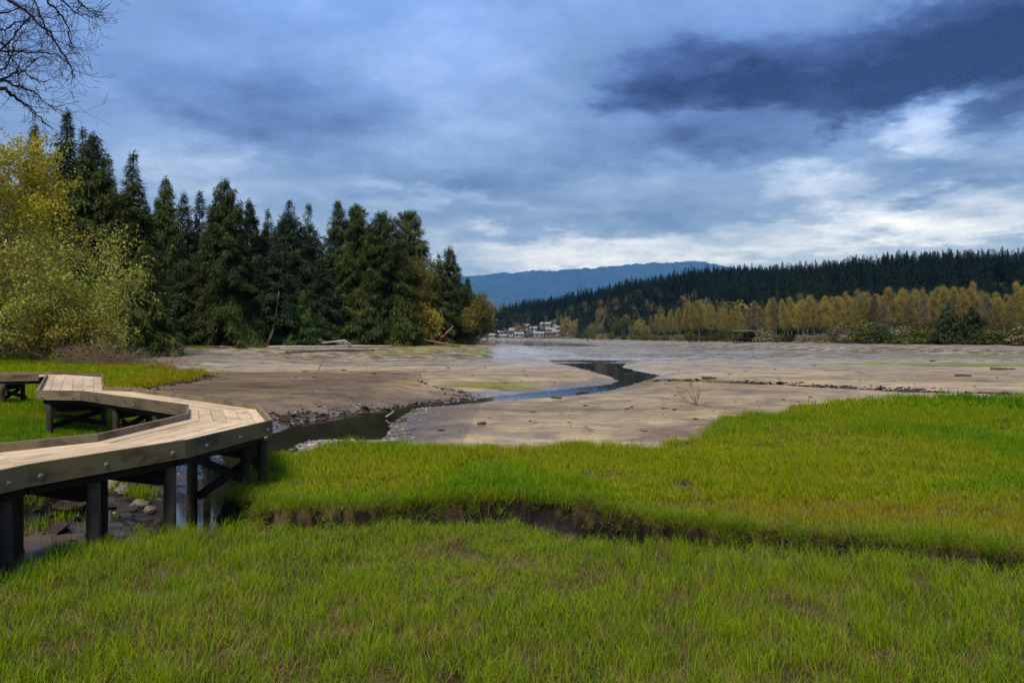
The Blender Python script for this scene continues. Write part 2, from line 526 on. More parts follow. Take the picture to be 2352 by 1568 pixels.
def mat_ground():
    m, t = new_mat('tidal_mud_and_turf')
    col = attr(t, 'col').outputs['Color']
    wet = attr(t, 'wet').outputs['Fac']
    geo = t.add('ShaderNodeNewGeometry')
    pos = geo.outputs['Position']
    st = t.noise(t.vscale(pos, (0.50, 0.62, 1)), 1.0, 6, 0.68, 0.3)     # tide-combed silt bands
    st2 = t.noise(t.vscale(pos, (0.05, 0.085, 1)), 1.0, 6, 0.66, 0.4)
    sp = t.noise(pos, 5.0, 5, 0.65)
    sp2 = t.noise(pos, 26.0, 4, 0.7)
    c = t.mix(t.rng(st, 0.42, 0.64, 0.0, 0.8), col, t.mix(1.0, col, (0.50, 0.46, 0.42), 'MULTIPLY'))
    c = t.mix(t.rng(st2, 0.44, 0.60, 0.0, 0.75), c, t.mix(1.0, c, (1.45, 1.42, 1.36), 'MULTIPLY'))
    st3 = t.noise(t.vscale(pos, (0.13, 0.20, 1)), 1.0, 6, 0.68, 0.5)
    c = t.mix(t.rng(st3, 0.50, 0.62, 0.0, 0.55), c, t.mix(1.0, c, (0.50, 0.43, 0.36), 'MULTIPLY'))
    c = t.mix(t.rng(sp, 0.50, 0.66, 0, 0.65), c, t.mix(1.0, c, (0.6, 0.57, 0.54), 'MULTIPLY'))
    c = t.mix(t.rng(sp2, 0.57, 0.68, 0, 0.7), c, t.mix(1.0, c, (0.35, 0.33, 0.31), 'MULTIPLY'))
    w = t.math('MULTIPLY', wet, t.rng(t.math('ADD', t.math('MULTIPLY', st, 0.6), t.math('MULTIPLY', st2, 0.5)), 0.42, 0.60))
    rough = t.rng(w, 0.0, 0.8, 0.85, 0.16, 'LINEAR')
    c = t.mix(t.math('MULTIPLY', w, 0.45), c, t.mix(1.0, c, (0.66, 0.61, 0.54), 'MULTIPLY'))
    # thin drainage rills wandering over the silt
    rl = t.noise(t.vscale(pos, (0.16, 0.13, 1)), 1.0, 4, 0.6, 0.6)
    rill = t.rng(t.math('ABSOLUTE', t.math('SUBTRACT', rl, 0.5)), 0.003, 0.016, 1.0, 0.0)
    rill = t.math('MULTIPLY', rill, t.math('MULTIPLY', wet, 0.8))
    c = t.mix(rill, c, t.mix(1.0, c, (0.42, 0.38, 0.34), 'MULTIPLY'))
    rough = t.math('SUBTRACT', rough, t.math('MULTIPLY', rill, 0.35))
    h = t.math('ADD', t.math('MULTIPLY', sp, 0.7), t.math('MULTIPLY', sp2, 0.3))
    b = t.add('ShaderNodeBump')
    b.inputs['Distance'].default_value = 0.06
    t.link(t.rng(w, 0.0, 0.8, 0.75, 0.05, 'LINEAR'), b.inputs['Strength'])
    t.link(h, b.inputs['Height'])
    principled(t, c, rough, t.rng(w, 0.0, 0.7, 0.08, 0.45, 'LINEAR'), b.outputs[0])
    return m


M['ground'] = mat_ground()


def mat_water():
    m, t = new_mat('tidal_water')
    geo = t.add('ShaderNodeNewGeometry')
    n = t.noise(t.vscale(geo.outputs['Position'], (0.9, 2.4, 1)), 1.0, 4, 0.55)
    principled(t, (0.018, 0.016, 0.010), 0.06, 0.5, bump(t, n, 0.03, 0.02))
    return m


M['water'] = mat_water()

# ------------------------------------------------------------------ the lie of the land
WZ = -0.75     # water level
# marsh meadow near the eye (its far edge is the near lip of the gully)
near_edge = [(-60, 1330), (20, 1296), (130, 1232), (250, 1208), (400, 1197), (530, 1187), (640, 1196), (760, 1197), (900, 1192), (1020, 1188), (1130, 1178),
             (1230, 1186), (1350, 1216), (1600, 1228), (1800, 1236), (2000, 1248), (2200, 1260), (2352, 1268), (2600, 1290)]
A = [(-14, 5.0)] + list(XY(near_edge, 0.16)) + [(30, 8.0), (30, -25), (-30, -25), (-30, 4.0)]
# meadow beyond the gully
lip = [(540, 1118), (575, 1140), (650, 1152), (760, 1152), (900, 1150), (1000, 1140), (1080, 1131), (1200, 1130), (1330, 1140), (1430, 1163), (1560, 1186),
       (1700, 1200), (1850, 1212), (2000, 1224), (2200, 1240), (2352, 1253), (2600, 1275)]
back = [(2900, 905), (2600, 912), (2352, 914), (2150, 916), (2000, 919), (1860, 927), (1800, 942), (1700, 952), (1625, 958), (1635, 975), (1600, 996), (1480, 1014),
        (1300, 1016), (1100, 1014), (900, 1012), (800, 1009), (720, 1020), (650, 1038), (610, 1052), (575, 1075)]
lip = [(a_, b_ + 13) for a_, b_ in lip]
B = list(XY(lip, 0.0)) + [(40, 10.0), (60, 32)] + list(XY(back, 0.14))
# turf to the west, under and behind the far boardwalk
Wd = [(-8.2, 13.2), (-8.8, 14.6), (-9.6, 17.0), (-10.6, 20), (-11.3, 22.5), (-12.6, 25.5), (-14.5, 29), (-18.5, 36), (-20.5, 41), (-20, 45), (-21, 51),
      (-27, 56), (-34, 61), (-36, 70), (-60, 90), (-140, 90), (-140, 4), (-16, 6.5), (-10.5, 9.5)]
# higher brown flat west of the creek
E = list(XY([(500, 960), (600, 940), (700, 929), (780, 922), (850, 915), (920, 909), (960, 903), (1010, 899), (1090, 890)], -0.12)) + \
    [(-6, 48), (-8, 62), (-22, 75), (-36, 72), (-34, 61), (-21, 51), (-20, 41), (-14.5, 28)]
# creek
creek_l = [(560, 1030), (600, 1008), (650, 985), (700, 968), (780, 955), (860, 945), (935, 932), (1000, 927), (1080, 919), (1130, 911), (1230, 900), (1330, 890),
           (1400, 882), (1420, 874), (1390, 862), (1350, 850), (1310, 840), (1262, 833)]
creek_r = [(1440, 833), (1430, 843), (1452, 850), (1520, 862), (1490, 872), (1440, 887), (1400, 897), (1330, 908), (1250, 914), (1150, 921), (1060, 929), (960, 938),
           (930, 950), (905, 970), (885, 1000), (860, 1012), (700, 1012)]
W = list(XY(creek_l, WZ)) + list(XY(creek_r, WZ)) + [(-6.7, 23.5), (-5.6, 19.5), (-5.3, 16.5), (-5.2, 13.6), (-4.6, 12.6), (-5.0, 12.2), (-6.0, 12.6),
                                                      (-6.9, 14.5), (-7.4, 17), (-7.9, 20), (-8.9, 23)]
W2 = XY([(1255, 826), (1330, 824), (1430, 826), (1530, 828), (1480, 831), (1380, 833), (1270, 832)], WZ)    # pool round the bend
ditch = XY([(1505, 869), (1600, 872), (1700, 876), (1800, 880), (1900, 886), (2000, 891), (2100, 896), (2250, 900), (2450, 903)], -0.5)
# wooded point on the west, and the far and east shore
L = [(-400, 60), (-62, 64), (-42, 69), (-37, 74), (-41, 84), (-54, 98), (-60, 110), (-50, 112), (-39, 114), (-26, 119), (-13, 129), (-5.5, 143), (-4.5, 156),
     (-14, 185), (-60, 260), (-200, 420), (-500, 600), (-900, 400)]
R = [(140, 30), (118, 95), (98, 138), (77, 183), (53, 278), (46, 400), (40, 560), (15, 620), (-40, 680), (-120, 730), (-500, 800), (-3000, 900), (-3000, 8000), (8000, 8000), (8000, 30)]
RIDGE = [(700, 330, 46), (350, 500, 46), (291, 600, 51), (187, 750, 54), (112, 850, 39), (41, 950, 23), (2, 1020, 9), (-120, 1100, 5), (-600, 1200, 5)]
ALGAE = [(780, 1090, 812, 822, 1.0), (560, 760, 806, 812, 0.7), (1830, 2500, 830, 840, 1.0), (1900, 2600, 814, 824, 0.85), (1000, 1240, 872, 893, 0.9), (880, 1010, 884, 893, 0.5),
         (1480, 1700, 868, 878, 0.7), (1360, 1440, 836, 846, 0.7), (1060, 1120, 815, 822, 0.8), (420, 640, 868, 880, 0.15)]


def ridge_h(x, y):
    h = np.zeros(x.shape)
    for (ax, ay, ah), (bx, by, bh) in zip(RIDGE[:-1], RIDGE[1:]):
        ex, ey = bx - ax, by - ay
        t = np.clip(((x - ax) * ex + (y - ay) * ey) / (ex * ex + ey * ey), 0, 1)
        d2 = (x - ax - ex * t) ** 2 + (y - ay - ey * t) ** 2
        h = np.maximum(h, (ah + (bh - ah) * t) * np.exp(-d2 / 165.0 ** 2))
    return h


def land(x, y, want_col=False):
    x = np.asarray(x, float)
    y = np.asarray(y, float)
    n_edge = fbm(x * 1.1, y * 1.1, 4)
    n_fine = fbm(x * 4.5, y * 4.5, 3)
    n_big = fbm(x / 9, y / 9, 4)
    sA = sd_poly(x, y, A) + 0.17 * n_edge + 0.08 * n_fine
    sB = sd_poly(x, y, B) + 0.32 * n_edge + 0.11 * n_fine
    sW_ = sd_poly(x, y, Wd) + 0.35 * n_edge + 0.07 * n_fine
    sE = sd_poly(x, y, E) + 0.45 * n_edge + 0.10 * n_fine
    sC = np.maximum(sd_poly(x, y, W), sd_poly(x, y, W2)) + 0.14 * n_edge
    sL = sd_poly(x, y, L)
    sR = sd_poly(x, y, R)
    dD = d_line(x, y, ditch)
    z = -0.50 + 0.035 * n_big * (1 - 0.9 * sstep(80, 130, y)) + 0.012 * n_fine * (y < 80)
    z = z - 1.1 * sstep(190, 420, y)
    tE = sstep(-0.16, 0.12, sE)
    z = z + 0.44 * tE * (1 - 0.6 * sstep(-8, -3, x))
    z = z + 1.9 * sstep(-24, 3, sL) * (1 - sstep(60, 72, y) * 0.0) * sstep(60, 110, y) + 2.2 * sstep(3, 60, sL) * sstep(60, 110, y)
    z = z + (1.7 + 1.1 * sstep(190, 420, y)) * sstep(-26, 6, sR) + 1.5 * sstep(6, 40, sR)
    z = z + ridge_h(x, y) * sstep(12, 150, sR)
    # clumpy eroded ditch
    dn = fbm(x * 0.9, y * 1.6, 3)
    wd = 0.9 + 0.6 * fbm(x * 0.25, y * 0.25, 2)
    inD = np.exp(-(dD / np.maximum(wd, 0.4)) ** 2)
    z = z - 0.30 * inD + 0.13 * inD * dn * 1.5
    # creek banks
    k = 0.10 + 0.10 * sstep(-5, -9, x)
    z = np.minimum(z, np.maximum(WZ + 0.02 + np.maximum(-sC, 0) * k, -0.9) + 0.02 * n_fine)
    z = np.where(sC > 0, np.minimum(z, WZ - 0.02 - 0.22 * sstep(0, 1.4, sC)), z)
    # gully bed
    zg = -0.52 + 0.09 * fbm(x * 1.4, y * 1.4, 3)
    inG = (y < 16) & (x > -4.6)
    z = np.where(inG & (y > 4), np.minimum(z, zg), z)
    zm_w = -0.06 + 1.0 * sstep(38, 74, y) + 0.05 * n_big
    hum = 0.04 * n_big + 0.035 * n_edge + 0.015 * n_fine
    gA = sstep(-0.16, 0.06, sA)
    gB = sstep(-0.20, 0.06, sB)
    gW = sstep(-0.55, 0.15, sW_)
    z = z * (1 - gW) + (zm_w + hum) * gW
    z = z * (1 - gB) + (hum + 0.05 * sstep(18, 34, y)) * gB
    z = z * (1 - gA) + hum * gA
    if not want_col:
        return z
    turf = np.maximum(np.maximum(gA, gB), gW)
    col = np.zeros(x.shape + (3,))
    mud = np.array((0.265, 0.198, 0.105))
    tan = np.array((0.375, 0.285, 0.165))
    grey = np.array((0.285, 0.255, 0.205))
    brown = np.array((0.115, 0.080, 0.046))
    pink = np.array((0.26, 0.225, 0.165))
    L3 = lambda a, b, t: a + (b - a) * np.clip(t, 0, 1)[..., None]
    col = L3(np.broadcast_to(mud, col.shape), tan, 0.5 + 0.7 * fbm(x / 14, y / 7, 4))
    col = L3(col, grey, sstep(55, 120, y))
    col = L3(col, pink, sstep(-16, -30, x) * sstep(44, 60, y) * 0.8)
    col = L3(col, brown, (0.8 + 0.2 * sstep(-0.4, 0.3, n_big + 0.5 * n_edge)) * sstep(-0.6, 0.5, sE) * (1 - sstep(52, 62, y + 6 * n_big)) * (1 - sstep(-9, -4, x + 2 * n_big)))
    slope = sstep(-6.0, -0.5, sC) * (sC < 0) * (x < -1.5) * (y < 44) * (turf < 0.3)
    col = L3(col, np.array((0.135, 0.10, 0.068)), slope)
    low = sstep(-0.50, -0.62, z) * (y < 60)
    col = L3(col, np.array((0.12, 0.095, 0.07)), low * 0.6)
    edge_d = sstep(0.25, -0.05, np.abs(sE + 0.05)) * (x < -3) * (y < 50)
    col = L3(col, np.array((0.05, 0.032, 0.02)), edge_d)
    col = L3(col, np.array((0.05, 0.036, 0.028)), np.clip(inD * (0.7 + 1.5 * dn), 0, 1) * 0.9)
    stain = sstep(-4.2, -0.2, sB + 1.2 * n_edge) * (y > 15) * sstep(24, 14, np.abs(x - 4)) * sstep(-2.5, 2.0, x + 2 * n_big)
    col = L3(col, np.array((0.155, 0.095, 0.042)), stain * 0.85)
    alg = np.zeros(x.shape)
    for x0, x1, y0, y1, am in ALGAE:
        q0, q1 = P((x0 + x1) / 2, y0, -0.45), P((x0 + x1) / 2, y1, -0.45)
        cx, cy = (q0[0] + q1[0]) / 2, (q0[1] + q1[1]) / 2
        u = (x - cx) / ((x1 - x0) / 2 * cy / FV)
        v = (y - cy) / ((q0[1] - q1[1]) / 2)
        alg = np.maximum(alg, am * sstep(1.25, 0.35, np.sqrt(u * u + v * v) + 0.55 * fbm(x / 5, y / 3, 4)))
    alg *= (y > 20)
    col = L3(col, np.array((0.16, 0.165, 0.012)), alg * (0.9 + 0.4 * n_edge))
    soil = L3(np.broadcast_to(np.array((0.042, 0.032, 0.013)), col.shape), np.array((0.085, 0.06, 0.024)), 0.5 + 0.8 * n_fine)
    far_t = sstep(26, 60, y)
    soil = L3(soil, np.array((0.14, 0.16, 0.014)), far_t)
    col = L3(col, soil, sstep(0.3, 0.8, turf))
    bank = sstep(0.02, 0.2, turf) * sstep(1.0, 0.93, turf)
    col = L3(col, np.array((0.011, 0.008, 0.005)), bank)  # dark soil deepened further: shade of bank and gully put into its colour
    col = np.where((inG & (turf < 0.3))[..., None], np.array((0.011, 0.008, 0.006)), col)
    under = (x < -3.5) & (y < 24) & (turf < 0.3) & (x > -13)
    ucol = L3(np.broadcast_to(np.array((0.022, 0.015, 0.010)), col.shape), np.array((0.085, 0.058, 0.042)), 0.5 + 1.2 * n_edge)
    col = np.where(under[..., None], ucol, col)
    wood = np.maximum(sstep(-1, 6, sL) * (y > 78), sstep(0, 8, sR))
    col = L3(col, np.array((0.045, 0.045, 0.018)), wood)
    strand = np.maximum(sstep(-12, -2, sL) * sstep(2, -1, sL) * (y > 78), sstep(-14, -3, sR) * sstep(2, -1, sR))
    col = L3(col, np.array((0.16, 0.12, 0.08)), strand * 0.6)
    wet = 0.36 + 0.64 * sstep(60, 130, y)
    wet = wet + 0.5 * sstep(-2.0, -0.2, sC) * (sC < 0)
    wet = wet * (1 - turf) * (1 - wood) * (1 - 0.8 * strand) * (1 - 0.7 * alg)
    wet = wet * (1 - 0.75 * tE * (y < 62))
    return z, np.clip(col, 0, 1), np.clip(wet, 0, 1), turf


def land1(x, y):
    return float(land(np.array([x]), np.array([y]))[0])


def build_ground():
    fine = np.radians(np.arange(-41, 41.01, 0.155))
    coarse = np.radians(np.concatenate([np.arange(44, 180, 4.0), np.arange(180, 319, 4.0)]))
    th = np.concatenate([fine, coarse])
    r = [1.2, 2.0, 2.8, 3.4]
    while r[-1] < 130:
        r.append(r[-1] * (1.0088 if r[-1] > 4.2 else 1.03))
    while r[-1] < 1300:
        r.append(r[-1] * 1.016)
    while r[-1] < 17200:
        r.append(r[-1] * 1.10)
    r = np.array(r)
    T, Rr = np.meshgrid(th, r)
    x = (np.sin(T) * Rr)
    y = (np.cos(T) * Rr)
    z, col, wet, turf = land(x.ravel(), y.ravel(), True)
    nr, nt = T.shape
    V = np.stack([x.ravel(), y.ravel(), z], 1)
    V = np.concatenate([V, [[0, 0, 0.0]]])
    i = np.arange(nr - 1)[:, None] * nt
    j = np.arange(nt)
    jn = (j + 1) % nt
    F = np.stack([(i + j), (i + jn), (i + nt + jn), (i + nt + j)], -1).reshape(-1, 4)[:, ::-1]
    c = len(V) - 1
    F2 = np.stack([np.full(nt, c), jn, j], 1)
    col = np.concatenate([col, [[0.08, 0.06, 0.03]]])
    wet = np.concatenate([wet, [0.0]])
    me = mesh_np('ground', V, F, M['ground'], True, {'col': col, 'wet': wet}, F2)
    return tag(obj('ground', me), 'tidal mud flat and marsh turf reaching to the far shore', None, None, 'structure')


build_ground()


def build_water():
    s = 2500.0
    V = [(-s, 8, WZ), (s, 8, WZ), (s, 1500, WZ), (-s, 1500, WZ)]
    me = mesh_np('water', V, [(0, 1, 2, 3)], M['water'])
    return tag(obj('water', me), 'dark tidal water in the creek and the inlet beyond', None, None, 'structure')


build_water()


def first_land(vx, poly, y0=60, y1=1200):
    ys = np.arange(y0, y1, 0.5)
    xs = (vx - HX) / FV * ys
    s = sd_poly(xs, ys, poly)
    k = np.argmax(s > 0)
    return float(xs[k]), float(ys[k])


# far blue mountain
def build_mountain():
    prof = [(-700, 640), (0, 640), (500, 650), (800, 648), (1000, 642), (1075, 634), (1150, 626), (1250, 621), (1330, 617), (1400, 612), (1450, 607), (1500, 603), (1560, 601), (1590, 597),
            (1620, 600), (1650, 610), (1700, 615), (1800, 625), (2000, 640), (2352, 660), (3000, 690)]
    px = np.array([p[0] for p in prof], float)
    py = np.array([p[1] for p in prof], float)
    vx = np.linspace(-700, 3000, 900)
    top = np.interp(vx, px, py)
    Y = 15000.0
    X = (vx - HX) / FV * Y
    H = CZ + (HY - top) / FV * Y + 18 * fbm(X / 180, X * 0, 4) + 10 * fbm(X / 40, X * 0 + 7, 3)
    tt = np.linspace(0, 1, 60)
    Xg, Tg = np.meshgrid(X, tt)
    prof_t = Tg ** 0.8
    Yg = Y - 3000 * (1 - Tg) + 320 * fbm(Xg / 1000, Tg * 4, 4) * (1 - Tg)
    Zg = np.broadcast_to(H, Xg.shape) * prof_t + 90 * fbm(Xg / 600, Tg * 5, 5) * np.sin(Tg * math.pi) - 3
    V1 = np.stack([Xg, Yg, Zg], -1).reshape(-1, 3)
    Vb = np.stack([X, np.full(len(X), Y + 1500), np.full(len(X), -3.0)], -1)
    V = np.concatenate([V1, Vb])
    nr, nt = Xg.shape
    nr += 1
    i = np.arange(nr - 1)[:, None] * nt
    j = np.arange(nt - 1)
    F = np.stack([i + j, i + j + 1, i + nt + j + 1, i + nt + j], -1).reshape(-1, 4)
    m, t = new_mat('forested_mountain')
    geo = t.add('ShaderNodeNewGeometry')
    n = t.noise(geo.outputs['Position'], 0.003, 6, 0.6)
    sp = t.add('ShaderNodeSeparateXYZ')
    t.link(geo.outputs['Position'], sp.inputs[0])
    snow = t.math('MULTIPLY', t.rng(sp.outputs[2], 1490, 1580), t.rng(n, 0.40, 0.55))
    col = t.mix(snow, t.ramp(n, [(0.3, (0.012, 0.022, 0.018)), (0.7, (0.03, 0.045, 0.03))]), (0.75, 0.78, 0.82))
    principled(t, col, 0.95, 0.05)
    me = mesh_np('mountain', V, F, m, True)
    return tag(obj('mountain', me), 'long blue forested mountain with a little snow beyond the inlet', None, None, 'structure')


build_mountain()


# ------------------------------------------------------------------ scatter by geometry nodes (for uncountable stuff)
def scatter(name, pts, rot, scl, idx, protos, lush=None):
    me = bpy.data.meshes.new(name)
    me.vertices.add(len(pts))
    me.vertices.foreach_set('co', np.asarray(pts, np.float32).ravel())
    a = me.attributes.new('rot', 'FLOAT_VECTOR', 'POINT')
    a.data.foreach_set('vector', np.asarray(rot, np.float32).ravel())
    a = me.attributes.new('scl', 'FLOAT_VECTOR', 'POINT')
    a.data.foreach_set('vector', np.asarray(scl, np.float32).ravel())
    a = me.attributes.new('idx', 'INT', 'POINT')
    a.data.foreach_set('value', np.asarray(idx, np.int32))
    if lush is not None:
        a = me.attributes.new('lush', 'FLOAT', 'POINT')
        a.data.foreach_set('value', np.asarray(lush, np.float32))
    o = obj(name, me)
    col = bpy.data.collections.new(name + '_kinds')
    for i, pm in enumerate(protos):
        po = bpy.data.objects.new(f'{name}_kind_{i:02d}', pm)
        col.objects.link(po)
    g = bpy.data.node_groups.new(name + '_scatter', 'GeometryNodeTree')
    g.interface.new_socket('Geometry', in_out='INPUT', socket_type='NodeSocketGeometry')
    g.interface.new_socket('Geometry', in_out='OUTPUT', socket_type='NodeSocketGeometry')
    n = g.nodes
    gi, go = n.new('NodeGroupInput'), n.new('NodeGroupOutput')
    ci = n.new('GeometryNodeCollectionInfo')
    ci.inputs['Collection'].default_value = col
    ci.inputs['Separate Children'].default_value = True
    ci.inputs['Reset Children'].default_value = True
    iop = n.new('GeometryNodeInstanceOnPoints')
    iop.inputs['Pick Instance'].default_value = True
    g.links.new(gi.outputs[0], iop.inputs['Points'])
    g.links.new(ci.outputs[0], iop.inputs['Instance'])

    def na(nm, typ, sock):
        q = n.new('GeometryNodeInputNamedAttribute')
        q.data_type = typ
        q.inputs['Name'].default_value = nm
        g.links.new(q.outputs['Attribute'], sock)
    na('idx', 'INT', iop.inputs['Instance Index'])
    na('scl', 'FLOAT_VECTOR', iop.inputs['Scale'])
    er = n.new('FunctionNodeEulerToRotation')
    na('rot', 'FLOAT_VECTOR', er.inputs[0])
    g.links.new(er.outputs[0], iop.inputs['Rotation'])
    g.links.new(iop.outputs[0], go.inputs[0])
    md = o.modifiers.new('scatter', 'NODES')
    md.node_group = g
    return o


# ------------------------------------------------------------------ plant shapes
def leaf_tris(rng, cen, out_dir, ln, wd, spread=0.6):
    """kite-less single triangles: cen (n,3) foot points, out_dir (n,3) unit growth directions"""
    n = len(cen)
    d = out_dir + rng.normal(0, spread, (n, 3))
    d /= np.linalg.norm(d, axis=1)[:, None] + 1e-9
    # sprays lie like shingles: their faces look up and outwards
    nr_ = out_dir * np.array((0.55, 0.55, 0.0)) + np.array((0, 0, 0.75)) + rng.normal(0, 0.42, (n, 3))
    s = np.cross(d, nr_)
    s /= np.linalg.norm(s, axis=1)[:, None] + 1e-9
    ln = np.broadcast_to(ln, n)[:, None]
    wd = np.broadcast_to(wd, n)[:, None]
    a = cen - s * wd * 0.5
    b = cen + s * wd * 0.5
    c = cen + d * ln
    V = np.stack([a, b, c], 1).reshape(-1, 3)
    F = np.arange(n * 3).reshape(-1, 3)
    return V, F


def leaf_quads(rng, cen, size, aspect=0.6, up=None):
    """diamond leaves with random facing"""
    n = len(cen)
    d = rng.normal(0, 1, (n, 3))
    if up is not None:
        d += np.asarray(up)
    d /= np.linalg.norm(d, axis=1)[:, None] + 1e-9
    s = np.cross(d, rng.normal(0, 1, (n, 3)))
    s /= np.linalg.norm(s, axis=1)[:, None] + 1e-9
    sz = (np.broadcast_to(size, n) * rng.uniform(0.6, 1.3, n))[:, None]
    V = np.stack([cen - d * sz * 0.5, cen + s * sz * 0.5 * aspect, cen + d * sz * 0.5, cen - s * sz * 0.5 * aspect], 1).reshape(-1, 3)
    F = np.arange(n * 4).reshape(-1, 4)
    return V, F


def tubes(segs, sides=5):
    """segs: array (n,8): p0, p1, r0, r1"""
    S = np.asarray(segs, float).reshape(-1, 8)
    n = len(S)
    p0, p1, r0, r1 = S[:, :3], S[:, 3:6], S[:, 6], S[:, 7]
    d = p1 - p0
    d /= np.linalg.norm(d, axis=1)[:, None] + 1e-9
    ref = np.where(np.abs(d[:, 2:3]) > 0.9, np.array([[1.0, 0, 0]]), np.array([[0, 0, 1.0]]))
    u = np.cross(d, ref)
    u /= np.linalg.norm(u, axis=1)[:, None] + 1e-9
    v = np.cross(d, u)
    a = np.arange(sides) / sides * 2 * math.pi
    ring = np.cos(a)[None, :, None] * u[:, None] + np.sin(a)[None, :, None] * v[:, None]
    V = np.concatenate([p0[:, None] + ring * r0[:, None, None], p1[:, None] + ring * r1[:, None, None]], 1).reshape(-1, 3)
    k = np.arange(sides)
    kn = (k + 1) % sides
    base = np.arange(n)[:, None] * (2 * sides)
    F = np.stack([base + k, base + kn, base + sides + kn, base + sides + k], -1).reshape(-1, 4)
    return V, F


def polyseg(pts, r0, r1):
    pts = np.asarray(pts, float)
    n = len(pts) - 1
    rr = np.linspace(r0, r1, n + 1)
    return [np.concatenate([pts[i], pts[i + 1], [rr[i], rr[i + 1]]]) for i in range(n)]


def conifer_meshes(seed, H, Rad, style='fir', bare=0.05, dens=1.0, mat='conifer', lean=0.0):
    """crown and trunk of one conifer; boughs carry sprays of small needle faces"""
    rng = np.random.default_rng(seed)
    par = {  # boughs per metre, rise, droop, tip lift, profile exponent, spray hang, rag
        'fir': (8.5, 0.15, 0.55, 0.18, 0.95, 0.40, 0.28),
        'cedar': (9.5, 0.20, 0.85, 0.40, 0.80, 0.85, 0.22),
        'spruce': (7.5, 0.22, 0.45, 0.10, 0.95, 0.25, 0.30),
        'round': (9.5, 0.35, 0.75, 0.30, 0.62, 0.60, 0.22)}[style]
    bpm, rise, droop, lift, pexp, hang, rag = par
    nb = int(H * bpm * dens * 1.3)
    t = bare + (1 - bare) * np.sort(rng.random(nb)) ** 0.9
    az = np.cumsum(rng.uniform(1.6, 3.0, nb)) + rng.uniform(0, 6.28)
    prof = (1 - t) ** pexp
    prof = prof * (0.55 + 0.45 * sstep(bare, bare + 0.16, t)) + 0.045
    sector = 1 + 0.18 * np.sin(az * 2 + rng.uniform(0, 6)) + 0.14 * np.sin(az * 3 + t * 9 + rng.uniform(0, 6))
    Lb = Rad * prof * sector * rng.uniform(1 - rag, 1 + rag, nb)
    Lb = np.maximum(Lb, 0.35)
    wob = lean * H
    tx = lambda q: np.stack([wob * q * q + 0.15 * np.sin(q * 7 + seed), 0.15 * np.cos(q * 6 + seed), q * H], -1)
    n_s = np.maximum((Lb * 58 * dens).astype(int), 18)
    bi = np.repeat(np.arange(nb), n_s)
    N = len(bi)
    s = rng.random(N) ** 0.62
    s = np.maximum(s, 0.10)
    ca, sa = np.cos(az[bi]), np.sin(az[bi])
    l = Lb[bi]
    side = rng.normal(0, 1, N) * (0.16 * l * (1.05 - s) + 0.14)
    hz = l * s
    tb = t[bi]
    zz = l * ((rise + 0.75 * tb ** 3) * s - droop * s * s * (1.0 - 0.75 * tb ** 2) + lift * np.maximum(s - 0.6, 0) ** 2 * 2) - np.abs(side) * hang * 0.7 - hang * rng.random(N) * 0.5 + rng.normal(0, 0.26, N)
    base = tx(t[bi])
    cen = base + np.stack([ca * hz - sa * side, sa * hz + ca * side, zz], -1)
    dirv = np.stack([ca * 0.65 - sa * np.sign(side) * 0.55, sa * 0.8 + ca * np.sign(side) * 0.55, -hang * 0.9 - 0.2 + 0.45 * (s > 0.85)], -1)
    ln = rng.uniform(0.32, 0.90, N) * (0.55 + 0.45 * np.minimum(l / 2.5, 1))
    V, F = leaf_tris(rng, cen, dirv, ln, ln * rng.uniform(0.13, 0.27, N), 0.30)
    tint = np.clip(rng.normal(0.48, 0.24, N) + 0.5 * (s - 0.65) + np.repeat(rng.normal(0, 0.12, nb), n_s), 0, 1)  # wide spread, darker inwards: highlights and dark gaps put into the tint
    tint = np.repeat(tint, 3)
    # leader shoots
    k = 26
    q = rng.uniform(0.96, 1.015, k)
    c2 = tx(q) + rng.normal(0, 0.06, (k, 3))
    a2 = rng.uniform(0, 6.28, k)
    V2, F2 = leaf_tris(rng, c2, np.stack([np.cos(a2), np.sin(a2), np.full(k, 0.5)], -1), 0.45, 0.16, 0.2)
    V = np.concatenate([V, V2])
    F = np.concatenate([F, F2 + 3 * N])
    tint = np.concatenate([tint, np.full(3 * k, 0.5)])
    # boughs as thin limbs (they show where the crown is open)
    sel = rng.choice(nb, min(nb, 90), replace=False)
    segs = []
    for b in sel:
        p = [tx(t[b]) + np.array([math.cos(az[b]) * Lb[b] * q_, math.sin(az[b]) * Lb[b] * q_, Lb[b] * ((rise + 0.75 * t[b] ** 3) * q_ - droop * q_ * q_ * (1.0 - 0.75 * t[b] ** 2))]) for q_ in (0, 0.35, 0.75)]
        segs += polyseg(p, 0.05 + 0.012 * Lb[b], 0.02)
    qq = np.linspace(0, 0.98, 12)
    tr = tx(qq)
    tr[0, 2] = -0.4
    segs += polyseg(tr, 0.011 * H + 0.06, 0.02)
    Vt, Ft = tubes(segs, 5)
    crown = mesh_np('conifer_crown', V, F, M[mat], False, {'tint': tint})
    trunk = mesh_np('conifer_trunk', Vt, Ft, M['bark'], True)
    return crown, trunk


